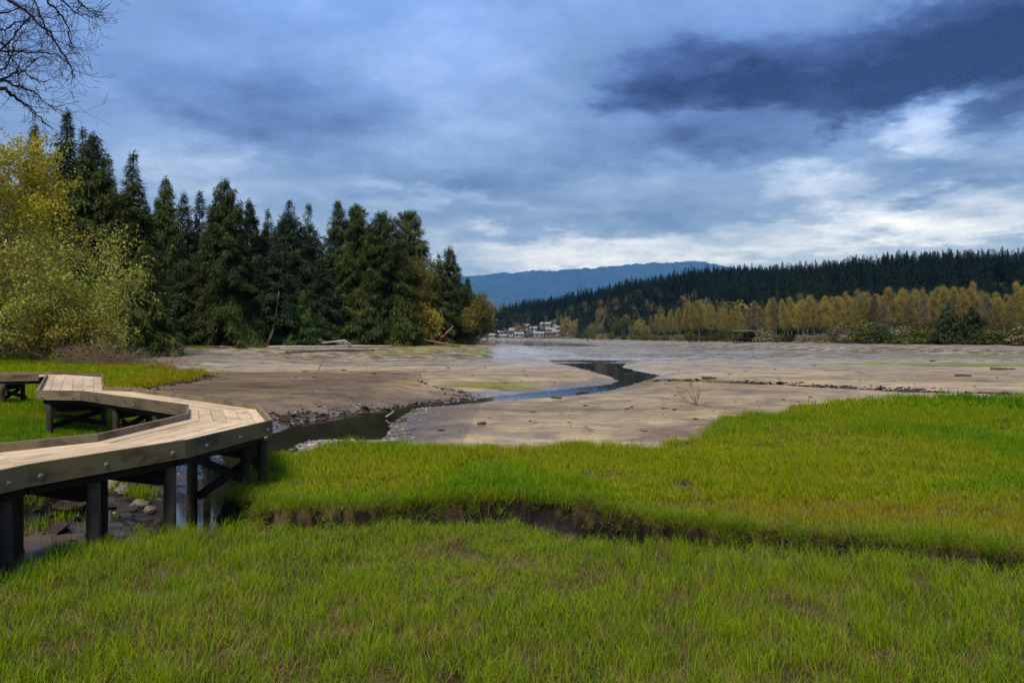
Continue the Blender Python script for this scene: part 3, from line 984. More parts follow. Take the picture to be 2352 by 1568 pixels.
def grow(rng, segs, tips, p, d, ln, r, lev, maxlev, trop=0.12, kids=4, ang=0.75, wob=0.22, shrink=0.62, nseg=5, rmin=0.008):
    pts = [p]
    dd = d / np.linalg.norm(d)
    step = ln / nseg
    rr = r
    for i in range(nseg):
        dd = dd + rng.normal(0, wob, 3) * 0.55 + np.array((0, 0, trop))
        dd /= np.linalg.norm(dd)
        q = pts[-1] + dd * step
        r2 = max(r * (1 - 0.8 * (i + 1) / nseg), rmin)
        segs.append(np.concatenate([pts[-1], q, [rr, r2]]))
        rr = r2
        pts.append(q)
        if lev >= maxlev - 1:
            tips.append((q, dd.copy(), lev))
    if lev < maxlev:
        for k in range(kids):
            u = rng.uniform(0.25, 1.0) * nseg
            i = min(int(u), nseg - 1)
            o = pts[i] + (pts[i + 1] - pts[i]) * (u - i)
            base = pts[i + 1] - pts[i]
            base /= np.linalg.norm(base)
            s = np.cross(base, rng.normal(0, 1, 3))
            s /= np.linalg.norm(s) + 1e-9
            a = ang * rng.uniform(0.6, 1.3)
            grow(rng, segs, tips, o, base * math.cos(a) + s * math.sin(a), ln * shrink * rng.uniform(0.7, 1.15), max(rr, r * 0.5 * (1 - 0.5 * u / nseg)), lev + 1, maxlev, trop, kids, ang, wob, shrink, max(nseg - 1, 3), rmin)


def broadleaf_meshes(seed, stems, leafs, mat, bark, bundle=5, cluster=0.35, size=0.2, aspect=0.6, maxlev=3, sides=4, rmin=0.01, **kw):
    """stems: list of (foot, direction, length, radius); leafs per tip"""
    rng = np.random.default_rng(seed)
    segs, tips = [], []
    for p, d, ln, r in stems:
        grow(rng, segs, tips, np.array(p, float), np.array(d, float), ln, r, 0, maxlev, rmin=rmin, **kw)
    Vt, Ft = tubes(segs, sides)
    wood = mesh_np('broadleaf_branches', Vt, Ft, M[bark], True)
    T = np.array([q for q, _, _ in tips])
    cen = np.repeat(T, bundle, 0)
    cen = cen + rng.normal(0, cluster, cen.shape)
    V, F = leaf_quads(rng, cen, size, aspect)
    cl = np.repeat(rng.random(len(T)), bundle)
    tint = np.repeat(np.clip(0.25 + 0.5 * cl + rng.normal(0, 0.15, len(cen)), 0, 1), 4)
    crown = mesh_np('broadleaf_crown', V, F, M[mat], False, {'tint': tint})
    return crown, wood


def tree_thing(name, crown, trunk, loc, label, cat, group=None, rz=0.0, s=(1, 1, 1), crown_name='crown', trunk_name='trunk'):
    o = empty(name, loc, rz)
    o.scale = s
    obj(crown_name, crown, o)
    obj(trunk_name, trunk, o)
    return tag(o, label, cat, group)


# ------------------------------------------------------------------ boardwalk
DZ = 1.10          # deck top
KT = DZ + 0.12     # top of the edge boards


def box_mesh(name, corners, zt, zb, mat, tone=0.5, udir=None, uoff=0.0, bev=0.0):
    """prism over a quad (or polygon) of plan corners between zt and zb, with UV in metres along udir"""
    c = np.asarray(corners, float)
    n = len(c)
    zt = np.broadcast_to(zt, n)
    zb = np.broadcast_to(zb, n)
    V = np.concatenate([np.c_[c, zt], np.c_[c, zb]])
    area = 0.5 * np.sum(c[:, 0] * np.roll(c[:, 1], -1) - np.roll(c[:, 0], -1) * c[:, 1])
    faces = [list(range(n)), list(range(2 * n - 1, n - 1, -1))]
    for i in range(n):
        j = (i + 1) % n
        faces.append([i, i + n, j + n, j])
    if area < 0:
        faces = [f[::-1] for f in faces]
    me = bpy.data.meshes.new(name)
    me.from_pydata([tuple(v) for v in V], [], faces)
    if udir is None:
        udir = c[1] - c[0]
    u = np.array((udir[0], udir[1], 0.0))
    u /= np.linalg.norm(u)
    w = np.array((-u[1], u[0], 0.0))
    uv = me.uv_layers.new(name='UVMap')
    for lp in me.loops:
        v = V[lp.vertex_index]
        uv.data[lp.index].uv = (float(v @ u) + uoff, float(v @ w) + float(v[2]) + uoff * 1.7)
    a = me.attributes.new('tone', 'FLOAT', 'POINT')
    a.data.foreach_set('value', np.full(len(V), tone, np.float32))
    me.materials.append(mat)
    return me


def beam_mesh(name, p0, p1, w, h, mat, tone=0.5, uoff=0.0):
    """rectangular timber between two 3-D points (w across, h upright)"""
    p0, p1 = np.array(p0, float), np.array(p1, float)
    d = p1 - p0
    L_ = np.linalg.norm(d)
    d /= L_
    s = np.cross(d, (0, 0, 1.0))
    s /= np.linalg.norm(s)
    u = np.cross(s, d)
    V = []
    for e in (p0, p1):
        for a, b in ((-1, -1), (1, -1), (1, 1), (-1, 1)):
            V.append(e + s * a * w / 2 + u * b * h / 2)
    faces = [(0, 1, 2, 3), (7, 6, 5, 4), (0, 4, 5, 1), (1, 5, 6, 2), (2, 6, 7, 3), (3, 7, 4, 0)]
    me = bpy.data.meshes.new(name)
    me.from_pydata([tuple(v) for v in V], [], [f[::-1] for f in faces])
    uv = me.uv_layers.new(name='UVMap')
    for lp in me.loops:
        v = V[lp.vertex_index]
        uv.data[lp.index].uv = (float(v @ d) + uoff, float(v @ s) + float(v @ u) + uoff * 1.3)
    a = me.attributes.new('tone', 'FLOAT', 'POINT')
    a.data.foreach_set('value', np.full(8, tone, np.float32))
    me.materials.append(mat)
    return me


def post_mesh(name, x, y, zt, zb, r, mat, seed):
    rng = np.random.default_rng(seed)
    n, k = 14, 7
    V, uvs = [], []
    for i in range(k):
        t = i / (k - 1)
        z = zt + (zb - zt) * t
        for j in range(n):
            a = j / n * 2 * math.pi
            rr = r * (0.97 + 0.06 * t + 0.05 * math.sin(3 * a + seed) * 0.4 + rng.normal(0, 0.008))
            V.append((x + math.cos(a) * rr, y + math.sin(a) * rr, z))
            uvs.append((z, a * r))
    faces = []
    for i in range(k - 1):
        for j in range(n):
            jn = (j + 1) % n
            faces.append((i * n + j, (i + 1) * n + j, (i + 1) * n + jn, i * n + jn))
    faces.append(tuple(range(n)))
    me = bpy.data.meshes.new(name)
    me.from_pydata(V, [], faces)
    uv = me.uv_layers.new(name='UVMap')
    for lp in me.loops:
        uv.data[lp.index].uv = (uvs[lp.vertex_index][0] + seed, uvs[lp.vertex_index][1])
    for p in me.polygons:
        p.use_smooth = len(p.vertices) == 4
    a = me.attributes.new('tone', 'FLOAT', 'POINT')
    a.data.foreach_set('value', np.full(len(V), rng.random(), np.float32))
    me.materials.append(mat)
    return me


def disc_mesh(name, r, th, n, mat, bev=0.3):
    """shallow capped disc lying in the XZ plane, face towards -Y"""
    V, F = [], []
    for rr, yy in ((r, 0), (r, -th * (1 - bev)), (r * (1 - bev * 0.4), -th)):
        for j in range(n):
            a = j / n * 2 * math.pi
            V.append((math.cos(a) * rr, yy, math.sin(a) * rr))
    for i in range(2):
        for j in range(n):
            jn = (j + 1) % n
            F.append((i * n + j, i * n + jn, (i + 1) * n + jn, (i + 1) * n + j))
    F.append(tuple(range(2 * n, 3 * n)))
    me = bpy.data.meshes.new(name)
    me.from_pydata(V, [], F)
    me.materials.append(mat)
    return me


def kp(vx, vy):
    return P(vx, vy, KT)[:2]


# plan of the edges (outside faces), near end first; index pairs of the two lists are the mitres
OUT = [np.array((-6.9, 4.6)), np.array((-5.95, 7.6)), kp(67, 1066.5), kp(426.5, 1010), kp(626.5, 963.4), kp(592, 927.5), kp(308, 889.4), kp(239, 887.5), kp(236, 858.8)]
INN = [np.array((-8.9, 5.6)), np.array((-8.3, 8.6)), kp(-6, 1018.7), kp(219, 996), kp(427, 949), kp(428, 929), kp(184, 897), kp(84, 895.6), kp(106, 857)]
FAR_F = [kp(106, 857) + np.array((0.02, -0.5)), np.array((-20.5, 29.4)), np.array((-33.0, 26.0))]      # front edge of the far reach
FAR_B = [kp(236, 858.8), np.array((-19.4, 32.0)), np.array((-33.5, 28.2))]


def build_boardwalk():
    root = empty('boardwalk', (0, 0, 0))
    tag(root, 'zigzag timber boardwalk on round piles over the marsh', 'boardwalk')
    rng = random.Random(5)
    npl = 6
    secs = [(OUT[i], OUT[i + 1], INN[i], INN[i + 1]) for i in range(len(OUT) - 1) if i != 6]
    # the landing where the walk turns north is a fan of its own: INN I-H against OUT E
    secs.append((OUT[6], OUT[7], INN[6], INN[7]))
    secs += [(FAR_B[0], FAR_B[1], INN[8], FAR_F[0]), (FAR_B[1], FAR_B[2], FAR_F[0], FAR_F[2])]
    gap = 0.006
    for si, (o0, o1, i0, i1) in enumerate(secs):
        e0, e1 = i0 - o0, i1 - o1
        k = npl if si != len(secs) - 1 else 5
        for q in range(k):
            a, b = q / k, (q + 1) / k
            w0, w1 = np.linalg.norm(e0), np.linalg.norm(e1)
            m0 = 0.055 if q == 0 else gap
            m1 = 0.055 if q == k - 1 else gap
            f = lambda base, e, w, t, m: base + e * (t + m / max(w, 0.3))
            c = [f(o0, e0, w0, a, m0), f(o1, e1, w1, a, m0), f(o1, e1, w1, b, -m1), f(o0, e0, w0, b, -m1)]
            d = (c[1] - c[0])
            L_ = np.linalg.norm(d)
            if L_ < 0.05:
                continue
            d = d / L_
            # pull the ends apart a little so that the mitre reads as a joint
            d2 = (c[2] - c[3])
            d2 = d2 / max(np.linalg.norm(d2), 1e-6)
            c = [c[0] + d * 0.005, c[1] - d * 0.005, c[2] - d2 * 0.005, c[3] + d2 * 0.005]
            dz = rng.uniform(-0.004, 0.003)
            # long runs have a butt joint
            cuts = [0, 1]
            if L_ > 4.5:
                cuts = [0, rng.uniform(0.35, 0.65), 1]
            for t0, t1 in zip(cuts[:-1], cuts[1:]):
                g0 = 0.004 / L_ if t0 > 0 else 0
                g1 = 0.004 / L_ if t1 < 1 else 0
                cc = [c[0] + (c[1] - c[0]) * (t0 + g0), c[0] + (c[1] - c[0]) * (t1 - g1), c[3] + (c[2] - c[3]) * (t1 - g1), c[3] + (c[2] - c[3]) * (t0 + g0)]
                obj('deck_plank', box_mesh('deck_plank', cc, DZ + dz, DZ + dz - 0.045, M['deck'], rng.random(), d, rng.uniform(0, 50)), root)

    def edge(line, side, mats, bolts=(), skip=()):
        """edge boards along a polyline of outside faces, thickness towards side (+1 = left of travel)"""
        n = len(line)
        th = 0.052
        offs = []
        for i in range(n):
            ds = []
            if i > 0:
                ds.append(line[i] - line[i - 1])
            if i < n - 1:
                ds.append(line[i + 1] - line[i])
            ds = [q / np.linalg.norm(q) for q in ds]
            ns = [np.array((-q[1], q[0])) * side for q in ds]
            m = sum(ns)
            m /= np.linalg.norm(m)
            offs.append(m * min(th / max(m @ ns[0], 0.3), th * 2.2))
        for i in range(n - 1):
            if i in skip:
                continue
            a, b = line[i], line[i + 1]
            d = (b - a) / np.linalg.norm(b - a)
            g = 0.002
            c = [a + d * g, b - d * g, b + offs[i + 1] - d * g, a + offs[i] + d * g]
            dz = rng.uniform(-0.006, 0.006)
            obj('edge_board', box_mesh('edge_board', c, KT + dz, KT - 0.27 + dz, M[mats[i] if isinstance(mats, (list, tuple)) else mats], rng.random(), d, rng.uniform(0, 50)), root)

    edge(OUT[:5], 1, 'fascia')
    edge(OUT[4:9], 1, 'kerb')
    edge(INN, -1, 'kerb')
    edge(FAR_F, -1, 'kerb')
    edge(FAR_B, 1, 'kerb')
    # bolts with washers: (board ends, distances from the first end)
    wz, nz = disc_mesh('washer', 0.035, 0.010, 16, M['zinc']), disc_mesh('bolt_head', 0.020, 0.028, 6, M['rust'], 0.15)

    def bolt(a, b, dist, z, outward):
        d = (b - a) / np.linalg.norm(b - a)
        p = a + d * dist
        nrm = np.array((d[1], -d[0])) * outward
        o = obj('washer', wz, root, (p[0] + nrm[0] * 0.001, p[1] + nrm[1] * 0.001, z))
        o.rotation_euler = (0, 0, math.atan2(nrm[1], nrm[0]) + math.pi / 2)
        obj('bolt_head', nz, o, (0, -0.010, 0))
    L1 = [np.linalg.norm(OUT[i + 1] - OUT[i]) for i in range(len(OUT) - 1)]
    bolt(OUT[1], OUT[2], L1[1] - 0.30, KT - 0.17, 1)
    bolt(OUT[1], OUT[2], 0.3, KT - 0.17, 1)
    for f in (0.06, 0.44, 0.90):
        bolt(OUT[2], OUT[3], L1[2] * f, KT - 0.165, 1)
    for f in (0.20, 0.57, 0.93):
        bolt(OUT[3], OUT[4], L1[3] * f, KT - 0.165, 1)
    for i in (5, 6):
        L_ = np.linalg.norm(INN[i + 1] - INN[i])
        for f in ((0.13, 0.45, 0.87) if i == 5 else (0.15, 0.85)):
            bolt(INN[i], INN[i + 1], L_ * f, KT - 0.2, -1)
    for dd in (0.25, 0.9, 2.2, 3.6):
        bolt(FAR_F[0], FAR_F[2], dd, KT - 0.17, -1)

    # stringers under the planks
    def lerp(a, b, t):
        return a + (b - a) * t
    for si, (o0, o1, i0, i1) in enumerate(secs):
        for f in (0.12, 0.5, 0.88):
            a, b = lerp(o0, i0, f), lerp(o1, i1, f)
            if np.linalg.norm(b - a) < 0.5:
                continue
            d = (b - a) / np.linalg.norm(b - a)
            a, b = a + d * 0.03, b - d * 0.03
            obj('stringer', beam_mesh('stringer', (*a, DZ - 0.17), (*b, DZ - 0.17), 0.09, 0.235, M['beam'], rng.random(), rng.uniform(0, 50)), root)

    # bents: outer point, inner point
    def bent(o, i, cross=True, inset=0.20, zcap=DZ - 0.29, r=0.088, cap=True, deep=0.24):
        o, i = np.array(o, float), np.array(i, float)
        d = (i - o) / np.linalg.norm(i - o)
        ends = []
        for p in (o + d * inset, i - d * inset):
            zb = land1(p[0], p[1]) - 0.5
            obj('post', post_mesh('post', p[0], p[1], zcap + 0.012, zb, r, M['post'], rng.randrange(1000)), root)
            ends.append((p, zb + 0.5))
        if cap:
            a, b = o + d * 0.27, i - d * 0.27
            obj('cap_beam', beam_mesh('cap_beam', (*a, zcap - deep / 2), (*b, zcap - deep / 2), 0.26, deep, M['beam'], rng.random(), rng.uniform(0, 50)), root)
        if cross:
            (p, z0), (q, z1) = ends
            nrm = np.array((d[1], -d[0]))
            zt = zcap - deep - 0.06
            for k, (aa, za, bb, zb) in enumerate(((p, zt, q, max(z1, -0.55) + 0.22), (q, zt, p, max(z0, -0.55) + 0.22))):
                off = nrm * (0.135 if k == 0 else -0.135)
                obj('cross_brace', beam_mesh('cross_brace', (*(aa + off), za), (*(bb + off), zb), 0.05, 0.15, M['beam'], rng.random(), rng.uniform(0, 50)), root)

    bent(lerp(OUT[1], OUT[2], 0.80), lerp(INN[1], INN[2], 0.60), False)
    bent(lerp(OUT[0], OUT[1], 0.5), lerp(INN[0], INN[1], 0.5), False)
    bent(lerp(OUT[2], OUT[3], 0.42), lerp(INN[2], INN[3], 0.10), False)
    bent(lerp(OUT[2], OUT[3], 0.955), lerp(INN[2], INN[3], 0.97), False)
    bent(lerp(OUT[3], OUT[4], 0.84), lerp(INN[3], INN[4], 0.90), True, 0.42)
    bent(lerp(OUT[3], OUT[4], 0.95), lerp(INN[4], INN[5], 0.2), False, 0.18, cap=False)
    bent(lerp(OUT[5], OUT[4], 0.55), lerp(INN[5], INN[4], 0.40), False)
    bent(lerp(OUT[5], OUT[6], 0.28), lerp(INN[5], INN[6], 0.30), False)
    bent(lerp(OUT[5], OUT[6], 0.80), lerp(INN[5], INN[6], 0.66), True)
    bent(lerp(OUT[6], OUT[7], 0.75), INN[7] + (INN[6] - INN[7]) * 0.12, True)
    bent(lerp(OUT[7], OUT[8], 0.5), lerp(INN[7], INN[8], 0.5), True)
    bent(lerp(FAR_B[0], FAR_B[1], 0.5), lerp(INN[8], FAR_F[0], 0.6), False)
    bent(lerp(FAR_B[1], FAR_B[2], 0.10), lerp(FAR_F[0], FAR_F[2], 0.095), True)
    bent(lerp(FAR_B[1], FAR_B[2], 0.40), lerp(FAR_F[0], FAR_F[2], 0.40), True)
    return root


build_boardwalk()

# ------------------------------------------------------------------ wooded point on the west shore
_one = 'first second third fourth fifth sixth seventh eighth ninth tenth eleventh twelfth thirteenth fourteenth fifteenth sixteenth seventeenth eighteenth nineteenth'.split()
ORD = list(_one)
for tens, tenth in (('twenty', 'twentieth'), ('thirty', 'thirtieth'), ('forty', 'fortieth'), ('fifty', 'fiftieth'), ('sixty', 'sixtieth')):
    ORD += [tenth] + [tens + '-' + q for q in _one[:9]]

# top x, top y, half width on the grid, distance behind the shore, style, needle material, bare foot, label
CONIFERS = [
    (78, 292, 60, 6, 'fir', 'conifer', 0.05, 'dark conifer behind the yellow maple, at the very edge of the wood'),
    (150, 258, 74, 2, 'fir', 'conifer', 0.03, 'tallest fir of the wood, just beyond the yellow maple'),
    (187, 300, 56, 8, 'spruce', 'spruce', 0.05, 'dark conifer between the tallest fir and the next broad one'),
    (214, 310, 84, 0, 'cedar', 'conifer', 0.02, 'broad dark cedar rising above the fresh green willow'),
    (252, 362, 46, 5, 'fir', 'conifer', 0.05, 'slender fir leaning on the broad cedar above the willow'),
    (310, 355, 68, 1, 'fir', 'conifer', 0.02, 'tall pointed fir standing free above its neighbours, pale trunk showing'),
    (381, 410, 52, 2, 'cedar', 'conifer', 0.02, 'slim pointed cedar next to the tall free-standing fir'),
    (420, 446, 48, 7, 'spruce', 'spruce', 0.05, 'near-black narrow spruce behind the slim pointed cedar'),
    (456, 445, 50, 8, 'spruce', 'spruce', 0.05, 'near-black spruce close against the big broad cedar'),
    (515, 417, 92, 0, 'cedar', 'conifer', 0.0, 'big broad cedar whose skirt reaches the grass'),
    (574, 461, 58, 4, 'fir', 'conifer', 0.04, 'pointed light green fir behind the big broad cedar'),
    (618, 486, 44, 6, 'spruce', 'spruce', 0.05, 'thin spruce with a bare spike top'),
    (665, 466, 74, 3, 'spruce', 'spruce', 0.10, 'dark tiered spruce above the curved pale trunk'),
    (708, 474, 46, 5, 'spruce', 'spruce', 0.05, 'thin ragged spruce with a whippy top'),
    (640, 560, 70, 0, 'fir', 'spruce', 0.20, 'low grey-green fir in front of the dark tiered spruce'),
    (775, 464, 66, 4, 'fir', 'spruce', 0.22, 'dark fir with an open top and bare lower trunk'),
    (820, 474, 54, 6, 'round', 'conifer', 0.08, 'blunt-topped fir close behind the broad olive cedar'),
    (737, 600, 52, 0, 'fir', 'spruce', 0.03, 'mid-height fir with layered drooping boughs'),
    (880, 490, 84, 0, 'cedar', 'conifer', 0.0, 'broad olive cedar with a rounded top near the tip of the point'),
    (940, 489, 62, 5, 'round', 'conifer', 0.04, 'round-topped dark fir behind the olive cedar'),
    (846, 650, 50, -2, 'cedar', 'conifer', 0.0, 'lower bushy cedar at the foot of the broad olive cedar'),
    (910, 680, 56, -2, 'cedar', 'conifer', 0.0, 'short dark cedar with its boughs on the beach'),
    (1008, 586, 34, 5, 'fir', 'conifer', 0.03, 'narrow fir tight against the shapely fir near the tip'),
    (1034, 568, 58, 1, 'fir', 'conifer', 0.0, 'shapely lone-topped fir near the tip of the point'),
    (1076, 642, 26, 4, 'fir', 'conifer', 0.02, 'small narrow fir near the tip of the wooded point'),
    (560, 690, 56, -3, 'cedar', 'hemlock', 0.0, 'low bright cedar skirt at the edge of the grass'),
    (420, 600, 70, -1, 'fir', 'spruce', 0.0, 'shorter dark fir filling the row below the black spruces'),
    (330, 560, 60, -2, 'cedar', 'conifer', 0.0, 'lower cedar beside the willow, boughs to the ground'),
    (470, 540, 60, 0, 'fir', 'conifer', 0.0, 'mid-height fir hugging the near side of the big broad cedar'),
    (600, 590, 52, -1, 'fir', 'spruce', 0.0, 'dark mid-height fir behind the curved trunk'),
    (800, 560, 56, 1, 'fir', 'conifer', 0.0, 'mid-height fir filling the row before the blunt-topped one'),
    (990, 620, 44, 1, 'cedar', 'conifer', 0.0, 'dark cedar between the olive maple and the shapely fir'),
    (360, 470, 50, 4, 'spruce', 'spruce', 0.0, 'spruce in the gap between the tall fir and the slim cedar'),
    (680, 640, 50, -1, 'spruce', 'spruce', 0.0, 'short dark spruce just behind the small bright hemlock'),
    (280, 440, 56, 3, 'cedar', 'conifer', 0.0, 'cedar filling the gap under the slender leaning fir'),
    (250, 520, 70, -3, 'cedar', 'conifer', 0.0, 'bushy cedar half hidden by the willow leaves'),
]


def west_wood():
    for i, (vx, vy, hw, back_, style, mat, bare, label) in enumerate(CONIFERS):
        x, y = first_land(vx, L, 84)
        y += max(back_, 0) * 1.6 + 2.5
        if back_ < 0:
            y += back_ * 0.5
        x = (vx - HX) / FV * y
        z = land1(x, y)
        H = CZ + (HY - vy) / FV * y - z
        Rad = hw / FV * y * 1.26
        cr, tr = conifer_meshes(100 + i, H, Rad, style, bare, 1.0 if H > 14 else 1.3, mat)
        tree_thing('conifer_tree', cr, tr, (x, y, z), label, 'tree', 'conifers on the wooded point')
    # small bright hemlock on the beach
    x, y = first_land(697, L, 84)
    z = land1(x, y)
    cr, tr = conifer_meshes(300, CZ + (HY - 672) / FV * y - z, 46 / FV * y, 'fir', 0.0, 1.0, 'hemlock')
    tree_thing('conifer_tree', cr, tr, (x, y, z), 'small bright green hemlock alone in front of the dark wood', 'tree', 'conifers on the wooded point')
    # two olive maples among the conifers, a sparse snag and a yellowish tree at the tip
    for vx, vy, hw, back_, mat, nm, lab, dens in ((578, 548, 44, 3, 'olive', 'maple_tree', 'olive budding maple wedged between the dark conifers', 5), (962, 572, 40, 0, 'olive', 'maple_tree', 'tall olive maple coming into leaf beside the round-topped fir', 7),
                                                  (1101, 655, 26, 0, 'olive', 'maple_tree', 'small yellowish maple at the very tip of the point', 7), (1118, 660, 17, 3, 'brownbud', 'snag_tree', 'thin sparse brown tree standing last on the point', 1),
                                                  (1068, 728, 34, -4, 'olive', 'shrub', 'low yellow-green shrub by the fallen trunk', 7), (985, 735, 36, -3, 'brownbud', 'shrub', 'low brown shrub under the olive maple', 4)):
        x, y = first_land(vx, L, 84)
        y += back_ + 2.0
        x = (vx - HX) / FV * y
        z = land1(x, y)
        H = CZ + (HY - vy) / FV * y - z
        w = hw / FV * y
        stems = [((0, 0, -0.3), (0.05, 0, 1), H * 0.62, 0.012 * H + 0.03)]
        for k in range(int(7 + H / 2)):
            a = k * 2.4
            h0 = H * (0.12 + 0.55 * k / (7 + H / 2))
            stems.append(((0, 0, h0), (math.cos(a) * 0.7, math.sin(a) * 0.7, 0.75), w * 1.05, 0.05))
        cr, tr = broadleaf_meshes(int(vx), stems, 1, mat, 'barkpale' if nm != 'shrub' else 'barkbrown', bundle=dens, cluster=0.30, size=0.34, maxlev=2, kids=5, ang=0.8, trop=0.10)
        tree_thing(nm, cr, tr, (x, y, z), lab, 'shrub' if nm == 'shrub' else 'tree')


west_wood()


def forest_points(rng, n, xr, yr, cond):
    x = rng.uniform(*xr, n)
    y = rng.uniform(*yr, n)
    k = cond(x, y)
    return x[k], y[k]


def woods():
    rng = np.random.default_rng(21)
    protos = []
    for i, st in enumerate(('fir', 'spruce', 'fir', 'cedar', 'spruce', 'round')):
        H = 22.0
        rg = np.random.default_rng(900 + i)
        n = 430
        t = 0.02 + 0.97 * rg.random(n) ** 1.1
        az = rg.uniform(0, 6.283, n)
        R0 = (3.4, 2.9, 3.8, 3.3, 2.5, 3.6)[i]
        ex = (0.85, 0.95, 0.8, 0.62, 1.0, 0.5)[i]
        rad = R0 * (1 - t) ** ex * rg.uniform(0.35, 1.1, n)
        cen = np.stack([np.cos(az) * rad, np.sin(az) * rad, t * H], -1)
        d = np.stack([np.cos(az), np.sin(az), np.full(n, -0.45)], -1)
        V, F = leaf_tris(rg, cen, d, rg.uniform(1.0, 2.0, n) * (0.45 + 0.55 * (1 - t)), rg.uniform(0.7, 1.3, n) * (0.4 + 0.6 * (1 - t)), 0.3)
        tint = np.repeat(np.clip(rg.normal(0.45, 0.2, n), 0, 1), 3)
        Vt, Ft = tubes(polyseg([(0, 0, -1), (0, 0, H * 0.5), (0, 0, H * 1.02)], 0.3, 0.04), 4)
        F4 = Ft + len(V)
        V = np.concatenate([V, Vt])
        tint = np.concatenate([tint, np.full(len(Vt), 0.2)])
        protos.append(mesh_np('hill_conifer', V, F, M['farwood'], False, {'tint': tint}, F4))
    for j, mt in enumerate(('pinkbud', 'bush')):
        rg = np.random.default_rng(930 + j)
        n = 420
        d = rg.normal(0, 1, (n, 3))
        d /= np.linalg.norm(d, axis=1)[:, None]
        r = (1 + 0.3 * np.sin(d[:, 0] * 4 + j)) * rg.random(n) ** 0.4
        V, F = leaf_quads(rg, np.stack([d[:, 0] * r * 5, d[:, 1] * r * 5, 13 + d[:, 2] * r * 8], -1), 1.3, 0.7)
        protos.append(mesh_np('hill_broadleaf', V, F, M[mt], False, {'tint': np.repeat(np.clip(rg.normal(0.4, 0.2, n), 0, 1), 4)}))
    # hillside forest
    x, y = forest_points(rng, 70000, (-420, 760), (150, 1080), lambda a, b: (np.abs(a) < 0.80 * b + 25) & (sd_poly(a, b, R) > 26))
    s = sd_poly(x, y, R)
    rh = ridge_h(x, y)
    keep = (rng.random(len(x)) < np.where(rh > 5, 0.75, 0.35)) & ((s > 48) | (rng.random(len(x)) < 0.25))
    # leave the village clearing open
    vill = (np.abs(x - 15) < 40) & (y > 560) & (y < 735)
    keep &= ~(vill & (rng.random(len(x)) < 0.9))
    x, y = x[keep], y[keep]
    z = land(x, y)
    n = len(x)
    sc_ = rng.uniform(0.30, 0.60, n) * (1 + 0.25 * fbm(x / 40, y / 40, 2)) + 0.10 * (rng.random(n) < 0.10)
    wdt = sc_ * rng.uniform(1.05, 1.55, n)
    o = scatter('hill_forest', np.stack([x, y, z - 0.3], 1), np.stack([np.zeros(n), np.zeros(n), rng.uniform(0, 6.28, n)], 1), np.stack([wdt, wdt, sc_], 1), np.where((rng.random(n) < 0.10) & (sd_poly(x, y, R) < 110), rng.integers(6, 8, n), rng.integers(0, 6, n)), protos)
    tag(o, 'dark conifer forest covering the hillside across the flats', 'forest', None, 'stuff')
    # wood filling the depth of the point behind its front row
    x, y = forest_points(rng, 3000, (-210, 0), (75, 300), lambda a, b: (sd_poly(a, b, L) > 13) & (np.abs(a) < 0.80 * b + 10) & ((b > 108) | (a < -75)))
    m_ = rng.random(len(x)) < 0.42
    x, y = x[m_], y[m_]
    z = land(x, y)
    n = len(x)
    lim = np.interp(HX + FV * x / y, [-400, 60, 150, 230, 310, 380, 460, 515, 620, 700, 800, 930, 1000, 1060, 1110], [320, 320, 300, 350, 400, 445, 468, 455, 508, 500, 492, 520, 610, 660, 715])
    hmax = CZ + (HY - lim) / FV * y - z
    sc_ = np.maximum(np.minimum(hmax / 22.0, 1.25) * rng.uniform(0.72, 1.0, n), 0.2)
    wdt = sc_ * rng.uniform(0.95, 1.3, n)
    o = scatter('point_forest', np.stack([x, y, z - 0.3], 1), np.stack([np.zeros(n), np.zeros(n), rng.uniform(0, 6.28, n)], 1), np.stack([wdt, wdt, sc_], 1), rng.integers(0, 6, n), protos)
    tag(o, 'shadowy depth of the wood behind the front row on the point', 'forest', None, 'stuff')


woods()


